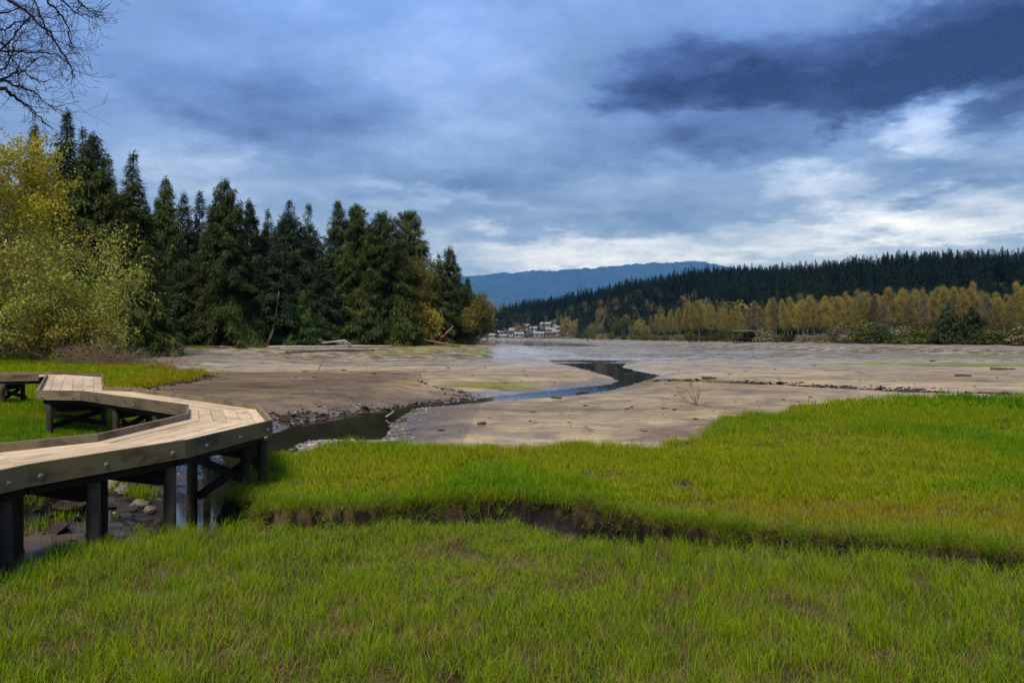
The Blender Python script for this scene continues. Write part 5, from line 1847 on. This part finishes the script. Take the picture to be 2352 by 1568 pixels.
def bits():
    rng = random.Random(31)
    # rocks below the near boardwalk
    rocks = [(182, 1097, 0.30, 'rock', 'pale round-edged rock under the boardwalk, upper of the cluster'), (166, 1104, 0.20, 'rock', 'small pale rock tucked beside the upper one under the boardwalk'), (207, 1127, 0.32, 'rock', 'large pale wedge-shaped rock under the boardwalk'),
             (228, 1112, 0.26, 'rock_dark', 'dark rock close behind the nearer pile'), (278, 1108, 0.26, 'rock_dark', 'grey-brown rock right of the middle pile'), (254, 1093, 0.24, 'rock', 'pale rock half hidden behind the middle pile'),
             (318, 1122, 0.22, 'rock_dark', 'dark wet rock beside the water under the boardwalk'), (345, 1128, 0.18, 'rock_dark', 'smallest dark wet rock at the water edge under the boardwalk'), (233, 1092, 0.28, 'rock_dark', 'dark rock on top of the bank under the boardwalk')]
    for i, (vx, vy, s, mt, lab) in enumerate(rocks):
        q = P(vx, vy, -0.28)
        x, y = q[0], q[1]
        o = obj('rock', rock_mesh('rock', 40 + i, mt), None, (x, y, land1(x, y) + s * 0.25))
        o.scale = (s * rng.uniform(0.8, 1.1), s * 0.8, s * rng.uniform(0.7, 0.95))
        o.rotation_euler = (rng.uniform(-0.3, 0.3), rng.uniform(-0.3, 0.3), rng.uniform(0, 6.28))
        tag(o, lab, 'rock', 'rocks under the boardwalk')

    def log(pts, r0, r1, mat, label, name='driftwood_log', cat='log', group=None, seed=0, z=None):
        w = []
        for vx, vy, zz in pts:
            w.append(P(vx, vy, zz))
        b = w[0].copy()
        gz = land1(b[0], b[1])
        w = [q - np.array((b[0], b[1], gz)) for q in w]
        o = obj(name, log_mesh(name, w, r0, r1, mat, seed=seed), None, (b[0], b[1], gz))
        return tag(o, label, cat, group)

    # driftwood along the strand of the point: positions from the land itself
    def strand_log(vx0, vx1, off0, off1, r0, r1, mat, label, lift=0.12, seed=0, bend=0.0):
        x0, y0 = first_land(vx0, L, 84)
        x1, y1 = first_land(vx1, L, 84)
        y0 -= off0
        y1 -= off1
        x0, x1 = (vx0 - HX) / FV * y0, (vx1 - HX) / FV * y1
        n = 5
        pts = []
        for i in range(n):
            t = i / (n - 1)
            xx, yy = x0 + (x1 - x0) * t, y0 + (y1 - y0) * t
            pts.append(np.array((xx, yy, land1(xx, yy) + lift + bend * math.sin(t * math.pi))))
        b = pts[0].copy()
        o = obj('driftwood_log', log_mesh('driftwood_log', [q - b for q in pts], r0, r1, mat, seed=seed), None, tuple(b))
        tag(o, label, 'log', 'driftwood along the point')
    strand_log(615, 900, 5.5, 6.5, 0.26, 0.16, 'drift', 'longest pale drift log lying along the strand', seed=1)
    strand_log(560, 700, 4.0, 4.6, 0.22, 0.12, 'driftdark', 'dark drift log behind the longest pale one', seed=2)
    strand_log(640, 815, 8.0, 8.3, 0.20, 0.15, 'drift', 'pale drift log nearest the mud below the longest one', seed=3)
    strand_log(820, 935, 4.2, 5.2, 0.18, 0.10, 'driftdark', 'slim drift log beside the pale root wad', seed=4)
    strand_log(470, 560, 4.5, 5.2, 0.16, 0.10, 'driftdark', 'short dark drift log by the grassy strand', seed=5)
    strand_log(505, 532, 3.5, 5.0, 0.14, 0.08, 'drift', 'short slanting pale log on the grassy strand', seed=6)
    strand_log(655, 860, 10.5, 11.0, 0.14, 0.10, 'driftdark', 'thin dark log lowest on the strand', seed=8)
    # leaning and fallen red cedar trunks near the tip
    x, y = first_land(1000, L, 84)
    z = land1(x, y)
    o = obj('fallen_trunk', log_mesh('fallen_trunk', [(0, 0, -0.2), (1.7, 0.5, 1.6), (3.2, 0.9, 3.2)], 0.26, 0.16, 'barkred', seed=21), None, (x, y - 1.5, z))
    tag(o, 'leaning reddish dead trunk near the tip of the point', 'log')
    o = obj('fallen_trunk', log_mesh('fallen_trunk', [(0, 0, 1.1), (3.0, -1.0, 0.5), (6.4, -2.2, 0.0)], 0.24, 0.12, 'barkred', seed=22), None, (x - 1.8, y - 3.5, land1(x + 3, y - 5.0) + 0.15))
    tag(o, 'fallen reddish trunk sloping down to the mud near the tip', 'log')
    # curved pale trunk
    x, y = first_land(612, L, 84)
    y -= 0.4
    z = land1(x, y)
    o = obj('leaning_trunk', log_mesh('leaning_trunk', [(0, 0, -0.3), (0.9, 0, 1.5), (1.45, 0.1, 3.6), (1.7, 0.3, 6.0), (1.9, 0.4, 8.4)], 0.22, 0.08, 'barkbrown', seed=23), None, (x, y, z))
    tag(o, 'pale curved bare trunk in front of the dark spruce', 'trunk')
    # root wad
    x, y = first_land(797, L, 84)
    y -= 4.6
    x = (797 - HX) / FV * y
    z = land1(x, y)
    rg = np.random.default_rng(4)
    segs, tips = [], []
    for k in range(15):
        a = -2.6 + 2.1 * k / 14
        grow(rg, segs, tips, np.array((0.1 * k / 15 - 0.4, 0, 1.0)), np.array((math.cos(a) * 0.8, rg.uniform(-0.6, 0.1), math.sin(a) * 0.8 + 0.35)), rg.uniform(0.9, 1.5), 0.085, 1, 2, trop=-0.16, kids=2, ang=0.6, nseg=4, rmin=0.03)
    segs += polyseg([(-0.2, 0.1, 1.0), (-3, 0.6, 0.75), (-6.5, 1.2, 0.35)], 0.26, 0.14)
    V, F = tubes(segs, 6)
    o = obj('root_wad', mesh_np('root_wad', V, F, M['drift'], True), None, (x, y, z))
    tag(o, 'bleached upturned root wad on the strand', 'root')
    # brush pile at the tip
    x, y = first_land(1090, L, 84)
    y -= 4
    x = (1085 - HX) / FV * y
    z = land1(x, y)
    rg = np.random.default_rng(6)
    segs, tips = [], []
    for k in range(90):
        px = rg.uniform(-8, 5)
        a = rg.uniform(0, 6.28)
        grow(rg, segs, tips, np.array((px, rg.uniform(-1.5, 1.5), 0.0)), np.array((math.cos(a), math.sin(a) * 0.6, rg.uniform(0.1, 0.7))), rg.uniform(0.8, 2.2), 0.05, 1, 2, trop=-0.02, kids=3, ang=0.6, nseg=3, rmin=0.022)
    V, F = tubes(segs, 4)
    o = obj('brush_pile', mesh_np('brush_pile', V, F, M['brush'], True), None, (x, y, z))
    tag(o, 'tangled brown brush pile on the mud at the tip of the point', 'brush')

    # things lying on the flat
    log([(1436, 847, -0.62), (1444, 848, -0.55), (1452, 849, -0.62)], 0.13, 0.08, 'driftdark', 'short dark log end at the bend of the creek', seed=11)
    log([(1612, 867, -0.42), (1632, 867.5, -0.42), (1645, 868, -0.45)], 0.12, 0.07, 'driftdark', 'dark log stub at the head of the eroded ditch', seed=12)
    log([(800, 856, -0.1), (870, 857, -0.1), (936, 861, -0.08)], 0.07, 0.09, 'driftdark', 'long thin dark branch flat on the brown mud', seed=13)
    log([(2192, 861, -0.42), (2232, 862, -0.42)], 0.10, 0.07, 'driftdark', 'dark log lying alone far out on the flat', seed=14)
    log([(2275, 847, -0.40), (2300, 847.5, -0.4), (2330, 847, -0.42)], 0.16, 0.10, 'driftdark', 'long dark log by the green algae strip', seed=15)
    log([(1345, 979, -0.40), (1362, 986, -0.40), (1385, 990, -0.42)], 0.035, 0.02, 'drift', 'pale curved stick on the near mud', seed=16)
    log([(1097, 972, -0.40), (1116, 971, -0.40)], 0.06, 0.05, 'driftdark', 'short dark stick on the near mud by the creek', seed=17)
    log([(1268, 912, -0.45), (1290, 913, -0.45)], 0.07, 0.05, 'driftdark', 'dark stick at the creek edge', seed=18)
    log([(1325, 902, -0.50), (1352, 899, -0.5)], 0.10, 0.06, 'driftdark', 'brown log chunk beside the narrow creek', seed=19)
    log([(886, 958, -0.70), (897, 950, -0.55), (905, 944, -0.50)], 0.05, 0.03, 'drift', 'pale broken branch leaning in the creek bank', seed=20)
    # upright stick
    q = P(729, 852, -0.12)
    z = land1(q[0], q[1])
    o = obj('stick', log_mesh('stick', [(0, 0, -0.1), (0.35, 0, 0.55), (0.62, 0.1, 1.25)], 0.03, 0.015, 'driftdark', 6, 24), None, (q[0], q[1], z))
    tag(o, 'thin stick standing slanted in the mud', 'stick')
    # bare branch by the meadow corner
    q = P(1600, 930, -0.42)
    z = land1(q[0], q[1])
    rg = np.random.default_rng(12)
    segs, tips = [], []
    for d, ln in (((-1.0, 0, 0.12), 1.1), ((-0.6, 0.2, 0.7), 1.0), ((-0.9, -0.1, 0.45), 0.9), ((0.5, 0, 0.05), 0.6), ((-0.3, 0, 0.9), 0.9), ((0.15, 0.1, 1.0), 0.6)):
        grow(rg, segs, tips, np.array((0, 0, 0.06)), np.array(d), ln, 0.022, 0, 2, trop=0.0, kids=3, ang=0.5, nseg=4, rmin=0.005)
    V, F = tubes(segs, 5)
    o = obj('dead_branch', mesh_np('dead_branch', V, F, M['driftdark'], True), None, (q[0], q[1], z))
    tag(o, 'bare forked dead branch on the mud by the meadow corner', 'branch')
    # mud clods
    protos = [rock_mesh('mud_clod', 60 + i, 'clod', 2, 0.6, 0.9) for i in range(6)]
    spots = [(1224, 943, 9), (1217, 965, 8), (1228, 968, 5), (1015, 985, 10), (1125, 958, 6), (1290, 946, 6), (1440, 937, 9), (1451, 933, 7), (1480, 987, 8), (1471, 983, 6), (1550, 940, 8), (1598, 962, 9), (1525, 937, 9), (1527, 880, 5), (790, 862, 8), (860, 870, 9), (680, 878, 6), (722, 879, 7),
             (700, 864, 9), (1030, 845, 8), (975, 850, 6), (1085, 860, 5), (1115, 843, 5), (1870, 838, 7), (1990, 872, 6), (1780, 846, 5), (2142, 829, 10), (1790, 870, 6), (1345, 930, 6), (1170, 905, 5), (1185, 912, 6), (2290, 866, 5), (2100, 880, 6), (1690, 921, 7), (1740, 919, 6), (1800, 916, 8), (1862, 910, 7)]
    for k in range(70):
        spots.append((rng.uniform(620, 2340), rng.uniform(842, 925) if rng.random() < 0.7 else rng.uniform(925, 990), rng.uniform(3.0, 6.5)))
    for k in range(60):      # broken edge of the ditch
        t = rng.random() * 7.5
        i = int(t)
        q = ditch[i] * (1 - t + i) + ditch[i + 1] * (t - i)
        yy = q[1] + rng.uniform(-1.0, 1.2)
        spots.append((HX + FV * q[0] / yy, HY + (CZ + 0.5) * FV / yy, rng.uniform(4, 9)))
    for vx, vy, s in spots:
        q = P(vx, vy, -0.45)
        x, y = q[0], q[1]
        zz, _, _, tf = land(np.array([x]), np.array([y]), True)
        if tf[0] > 0.4 or zz[0] < WZ + 0.02:
            continue
        o = obj('mud_clod', protos[rng.randrange(6)], None, (x, y, float(zz[0])))
        r = s / FV * y * 0.8
        o.scale = (r * rng.uniform(0.8, 1.7), r * rng.uniform(0.7, 1.1), r * rng.uniform(0.45, 0.9))
        o.rotation_euler = (0, 0, rng.uniform(0, 6.28))
        tag(o, 'small dark clod of mud lying on the tidal flat', 'mud clod', 'mud clods strewn over the flat')


bits()


# pebbles by the creek at the corner of the boardwalk
def gravel():
    rng = np.random.default_rng(8)
    protos = []
    for i, (c1, c2) in enumerate((((0.30, 0.27, 0.22), (0.45, 0.41, 0.34)), ((0.14, 0.12, 0.10), (0.26, 0.23, 0.19)), ((0.07, 0.06, 0.05), (0.16, 0.14, 0.11)))):
        m = mat_simple('pebble_%d' % i, c1, c2, 20, 0.75, 0.3, 0.3, 0.01)
        M['pb'] = m
        for j in range(2):
            protos.append(rock_mesh('pebble', 200 + i * 2 + j, 'pb', 1, 0.6, 0.6))
    poly = XY([(560, 1060), (600, 1012), (640, 1003), (720, 1006), (830, 1003), (900, 1003), (880, 1012), (760, 1022), (690, 1035), (620, 1060)], -0.55)
    mn, mx = poly.min(0), poly.max(0)
    n = 9000
    x = rng.uniform(mn[0] - 1, mx[0] + 1, n)
    y = rng.uniform(mn[1] - 1, mx[1] + 1, n)
    s = sd_poly(x, y, poly) + 0.5 * fbm(x, y, 3)
    z, _, _, tf = land(x, y, True)
    k = (s > -0.25 + 0.5 * rng.random(n)) & (tf < 0.6) & (z > WZ - 0.06)
    # a thin litter of stones on the left bank and under the walk
    x2 = rng.uniform(-11, 0, 5000)
    y2 = rng.uniform(14, 36, 5000)
    z2, _, _, tf2 = land(x2, y2, True)
    k2 = (z2 > WZ) & (z2 < -0.36) & (tf2 < 0.3) & (rng.random(5000) < 0.30) & (x2 < -3)
    x, y, z = np.concatenate([x[k], x2[k2]]), np.concatenate([y[k], y2[k2]]), np.concatenate([z[k], z2[k2]])
    n = len(x)
    s = rng.lognormal(-3.35, 0.40, n)
    o = scatter('gravel', np.stack([x, y, z + s * 0.15], 1), np.stack([np.zeros(n), np.zeros(n), rng.uniform(0, 6.28, n)], 1), np.stack([s * 1.2, s, s], 1), rng.integers(0, 6, n), protos)
    tag(o, 'patch of mixed pebbles by the creek at the boardwalk corner', 'gravel', None, 'stuff')


gravel()


def bank_rubble():
    rng = np.random.default_rng(19)
    protos = [rock_mesh('bank_clod', 80 + i, 'clod', 2, 0.55, 1.0) for i in range(6)]
    xs, ys, ss = [], [], []
    ed = np.array(E)
    for (a, b, n, sg, sm) in ((0, 9, 1100, 0.5, 0.06), (14, 16, 260, 0.5, 0.08)):
        i = rng.integers(a, b, n)
        f = rng.random(n)[:, None]
        q = ed[i] * (1 - f) + ed[(i + 1) % len(ed)] * f
        xs.append(q[:, 0] + rng.normal(0, sg, n))
        ys.append(q[:, 1] + rng.normal(0, sg, n))
        ss.append(rng.lognormal(math.log(sm), 0.45, n))
    n = 1500
    t = rng.random(n) ** 0.8 * 7.2
    i = t.astype(int)
    f = (t - i)[:, None]
    q = ditch[i] * (1 - f) + ditch[i + 1] * f
    xs.append(q[:, 0] + rng.normal(0, 0.5, n))
    ys.append(q[:, 1] + rng.normal(0, 0.9, n) + 1.2 * fbm(q[:, 0] / 3, q[:, 0] * 0, 3))
    ss.append(rng.lognormal(math.log(0.07), 0.55, n))
    wd = np.array(Wd)
    n = 260
    i = rng.integers(7, 12, n)
    f = rng.random(n)[:, None]
    q = wd[i] * (1 - f) + wd[i + 1] * f
    xs.append(q[:, 0] + rng.normal(0.2, 0.3, n))
    ys.append(q[:, 1] + rng.normal(-0.2, 0.3, n))
    ss.append(rng.lognormal(math.log(0.08), 0.4, n))
    # crumbled foot of the gully and the mud under the walk
    n = 900
    xs.append(rng.uniform(-9, 7, n))
    ys.append(rng.uniform(9.5, 15, n))
    ss.append(rng.lognormal(math.log(0.055), 0.5, n))
    x, y, s_ = np.concatenate(xs), np.concatenate(ys), np.concatenate(ss)
    z, _, _, tf = land(x, y, True)
    k = (z > WZ - 0.05) & (tf < 0.55)
    x, y, z, s_ = x[k], y[k], z[k], s_[k]
    n = len(x)
    o = scatter('bank_rubble', np.stack([x, y, z], 1), np.stack([rng.normal(0, 0.3, n), rng.normal(0, 0.3, n), rng.uniform(0, 6.28, n)], 1), np.stack([s_ * rng.uniform(0.8, 2.0, n), s_, s_ * rng.uniform(0.6, 1.1, n)], 1), rng.integers(0, 6, n), protos)
    tag(o, 'crumbled dark turf and mud along the eroded banks', 'mud', None, 'stuff')


bank_rubble()


# ------------------------------------------------------------------ marsh grass
def tuft_mesh(seed, n, rad, hmin, hmax, wid, lean, dead=0.08, seg=3):
    rng = np.random.default_rng(seed)
    Vs, Fs, tint, along = [], [], [], []
    for b in range(n):
        a0 = rng.uniform(0, 6.28)
        rr = rad * math.sqrt(rng.random())
        p = np.array((math.cos(a0) * rr, math.sin(a0) * rr, -0.02))
        is_dead = rng.random() < dead
        h = rng.uniform(hmin, hmax) * (0.7 if is_dead else 1.0)
        az = rng.uniform(0, 6.28)
        ln = abs(rng.normal(lean, lean * 0.5)) * (1.8 if is_dead else 1)
        d = np.array((math.cos(az), math.sin(az), 0))
        s = np.array((-d[1], d[0], 0))
        tw = rng.uniform(-0.9, 0.9)
        s = s * math.cos(tw) + d * math.sin(tw)
        w = wid * rng.uniform(0.7, 1.25)
        ti = 2.0 if is_dead else rng.random()
        i0 = len(Vs)
        curl = rng.uniform(0.8, 1.6)
        for k in range(seg):
            t = k / seg
            c = p + d * (ln * h * t ** (1 + curl)) + np.array((0, 0, h * t * (1 - 0.22 * ln * t)))
            ww = w * (1 - 0.55 * t)
            Vs += [c - s * ww / 2, c + s * ww / 2]
            tint += [ti, ti]
            along += [t, t]
        c = p + d * (ln * h) + np.array((0, 0, h * (1 - 0.22 * ln)))
        Vs.append(c)
        tint.append(ti)
        along.append(1.0)
        for k in range(seg - 1):
            q = i0 + 2 * k
            Fs += [(q, q + 1, q + 3), (q, q + 3, q + 2)]
        q = i0 + 2 * (seg - 1)
        Fs.append((q, q + 1, q + 2))
    return mesh_np('grass_tuft', np.array(Vs), np.array(Fs), M['grass'], False, {'tint': tint, 'along': along})


def grass():
    rng = np.random.default_rng(14)
    fine = [tuft_mesh(1000 + i, 34, 0.14, 0.07, 0.235, 0.0060, 0.48, 0.18, 4) for i in range(10)]
    fine += [tuft_mesh(1050 + i, 9, 0.16, 0.10, 0.26, 0.0055, 0.75, 1.0, 4) for i in range(2)]
    mid = [tuft_mesh(1100 + i, 34, 0.22, 0.11, 0.28, 0.0105, 0.46, 0.05, 3) for i in range(6)]
    mid += [tuft_mesh(1150, 12, 0.22, 0.12, 0.26, 0.009, 0.7, 1.0, 3)]
    coarse = [tuft_mesh(1200 + i, 24, 0.42, 0.16, 0.34, 0.04, 0.40, 0.05, 2) for i in range(5)]
    protos = fine + mid + coarse
    P_, R_, S_, I_, Lu = [], [], [], [], []

    def sow(xr, yr, dens, i0, i1, cone=0.78, hmul=1.0, cond=None):
        n = int((xr[1] - xr[0]) * (yr[1] - yr[0]) * dens)
        x = rng.uniform(*xr, n)
        y = rng.uniform(*yr, n)
        k = np.abs(x) < cone * y + 2.0
        if cond is not None:
            k &= cond(x, y)
        x, y = x[k], y[k]
        z, _, _, tf = land(x, y, True)
        thin = fbm(x * 2.2, y * 2.2, 3)
        # turf grows to the lip and hangs over it; the bed of the gully stays bare
        k = (tf > 0.22 + 0.5 * rng.random(len(x)))
        bare = (thin < -0.46) & (y < 10)
        k &= ~(bare & (rng.random(len(x)) < 0.55))
        x, y, z, tf = x[k], y[k], z[k], tf[k]
        n = len(x)
        lip_l = 0.8 * np.exp(-(np.maximum(sd_poly(x, y, B), 0) / 0.7) ** 2) * (y < 16.5) * (x > -7)
        lush = np.clip(0.9 * lip_l + 0.55 * sstep(-0.1, 0.6, fbm(x / 3 + 3, y / 3, 4)) * (y > 13) + 0.55 * sstep(9, 20, x) * (y > 15) + 0.8 * (x < -5.5) * (y < 24) + np.where(y < 12.2, -0.28, 0.04) * (y < 34), -0.3, 1)
        # rusty seaward edge of the far west turf
        lush = lush - 1.3 * np.exp(-(np.maximum(sd_poly(x, y, Wd), 0) / 2.2) ** 2) * (y > 34)
        P_.append(np.stack([x, y, z], 1))
        # blades at a lip lean out over it
        gx = (land(x + 0.12, y) - z)
        gy = (land(x, y + 0.12) - z)
        tilt = np.clip(-np.stack([gy * -4, gx * 4], 1) * -1.0, -0.7, 0.7)
        rz = rng.uniform(0, 6.28, n)
        R_.append(np.stack([np.clip(gy * 3.0, -0.6, 0.6) * -1, np.clip(gx * 3.0, -0.6, 0.6), rz], 1))
        hs = hmul * (0.85 + 0.30 * fbm(x / 2.2, y / 2.2, 3)) * (1 + 0.45 * np.clip(lush, 0, 1)) * rng.uniform(0.8, 1.25, n)
        hs = np.clip(hs, 0.4, 1.8)
        S_.append(np.stack([np.full(n, 1.0), np.full(n, 1.0), hs], 1))
        I_.append(rng.integers(i0, i1, n))
        Lu.append(lush)
    nf, nm, nc = len(fine), len(mid), len(coarse)
    sow((-9, 9), (3.2, 8.0), 76, 0, nf)
    sow((-13, 13), (8.0, 12.2), 80, 0, nf)
    sow((-20, 24), (12.2, 19.0), 48, nf, nf + nm)
    sow((-30, 34), (19.0, 27.0), 32, nf, nf + nm, hmul=1.05)
    sow((-42, 44), (27.0, 46.0), 9, nf + nm, nf + nm + nc)
    sow((-68, -14), (46.0, 80.0), 4.5, nf + nm, nf + nm + nc, hmul=1.2)
    # sedge clumps on the mud under the walk, and green patches on the strand of the point
    for vx, vy, zz, rad, cnt in ((300, 1118, -0.42, 0.35, 20), (105, 1112, -0.3, 0.4, 14), (560, 1120, -0.5, 0.35, 16), (110, 1200, -0.4, 0.6, 22)):
        q = P(vx, vy, zz)
        x, y = q[0] + rng.normal(0, rad, cnt), q[1] + rng.normal(0, rad, cnt)
        z = land(x, y)
        kk = z > WZ + 0.02
        x, y, z = x[kk], y[kk], z[kk]
        n = len(x)
        P_.append(np.stack([x, y, z], 1))
        R_.append(np.stack([np.zeros(n), np.zeros(n), rng.uniform(0, 6.28, n)], 1))
        S_.append(np.stack([np.full(n, 1.0), np.full(n, 1.0), rng.uniform(0.9, 1.6, n)], 1))
        I_.append(rng.integers(nf, nf + nm, n))
        Lu.append(rng.uniform(0.3, 0.8, n))
    x = rng.uniform(-66, -6, 9000)
    y = rng.uniform(80, 150, 9000)
    sl = sd_poly(x, y, L)
    kk = (sl > -5.5) & (sl < 1.0) & (fbm(x / 7, y / 7 + 5, 2) > 0.08)
    x, y = x[kk], y[kk]
    n = len(x)
    P_.append(np.stack([x, y, land(x, y)], 1))
    R_.append(np.stack([np.zeros(n), np.zeros(n), rng.uniform(0, 6.28, n)], 1))
    S_.append(np.stack([np.full(n, 1.2), np.full(n, 1.2), rng.uniform(0.8, 1.5, n)], 1))
    I_.append(rng.integers(nf + nm, nf + nm + nc, n))
    Lu.append(rng.uniform(0.3, 0.8, n))
    # long blades hanging over the far lip of the gully and the creek corner
    lp = XY(lip, 0.0)
    n = 1500
    i = rng.integers(0, len(lp) - 1, n)
    f = rng.random(n)[:, None]
    q = lp[i] * (1 - f) + lp[i + 1] * f
    x, y = q[:, 0] + rng.normal(0, 0.05, n), q[:, 1] + rng.uniform(-0.10, 0.22, n)
    z = land(x, y)
    kp_ = (z > -0.30) & (np.abs(x) < 0.78 * y + 2)
    x, y, z = x[kp_], y[kp_], z[kp_]
    n = len(x)
    P_.append(np.stack([x, y, z], 1))
    R_.append(np.stack([rng.uniform(0.1, 1.0, n), rng.normal(0, 0.35, n), rng.normal(0, 0.6, n)], 1))
    S_.append(np.stack([np.full(n, 0.8), np.full(n, 0.8), rng.uniform(0.7, 1.35, n)], 1))
    I_.append(rng.integers(0, nf, n))
    Lu.append(rng.uniform(0.2, 0.8, n))
    pts = np.concatenate(P_)
    o = scatter('grass', pts, np.concatenate(R_), np.concatenate(S_), np.concatenate(I_), protos, np.concatenate(Lu))
    tag(o, 'bright yellow-green marsh grass over the meadows and banks', 'grass', None, 'stuff')
    print('grass tufts', len(pts))


grass()


# ------------------------------------------------------------------ air
def haze():
    x0, x1, y0, y1, z0, z1 = -18000, 18000, -18000, 18000, -6.0, 1700.0
    V = [(x, y, z) for z in (z0, z1) for y in (y0, y1) for x in (x0, x1)]
    F = [(0, 2, 3, 1), (4, 5, 7, 6), (0, 1, 5, 4), (2, 6, 7, 3), (0, 4, 6, 2), (1, 3, 7, 5)]
    m = bpy.data.materials.new('air')
    m.use_nodes = True
    t = NT(m.node_tree)
    out = t.add('ShaderNodeOutputMaterial')
    v = t.add('ShaderNodeVolumePrincipled')
    v.inputs['Color'].default_value = (0.09, 0.38, 1.0, 1)
    v.inputs['Density'].default_value = 4.2e-5
    v.inputs['Anisotropy'].default_value = 0.0
    v.inputs['Absorption Color'].default_value = (1, 1, 1, 1)
    for k_ in ('Density Attribute', 'Color Attribute', 'Temperature Attribute'):
        v.inputs[k_].default_value = ''
    m.cycles.homogeneous_volume = True
    t.link(v.outputs[0], out.inputs['Volume'])
    me = mesh_np('haze', V, F, m)
    tag(obj('haze', me), 'thin blue air over the flats and the far hills', None, None, 'stuff')


haze()
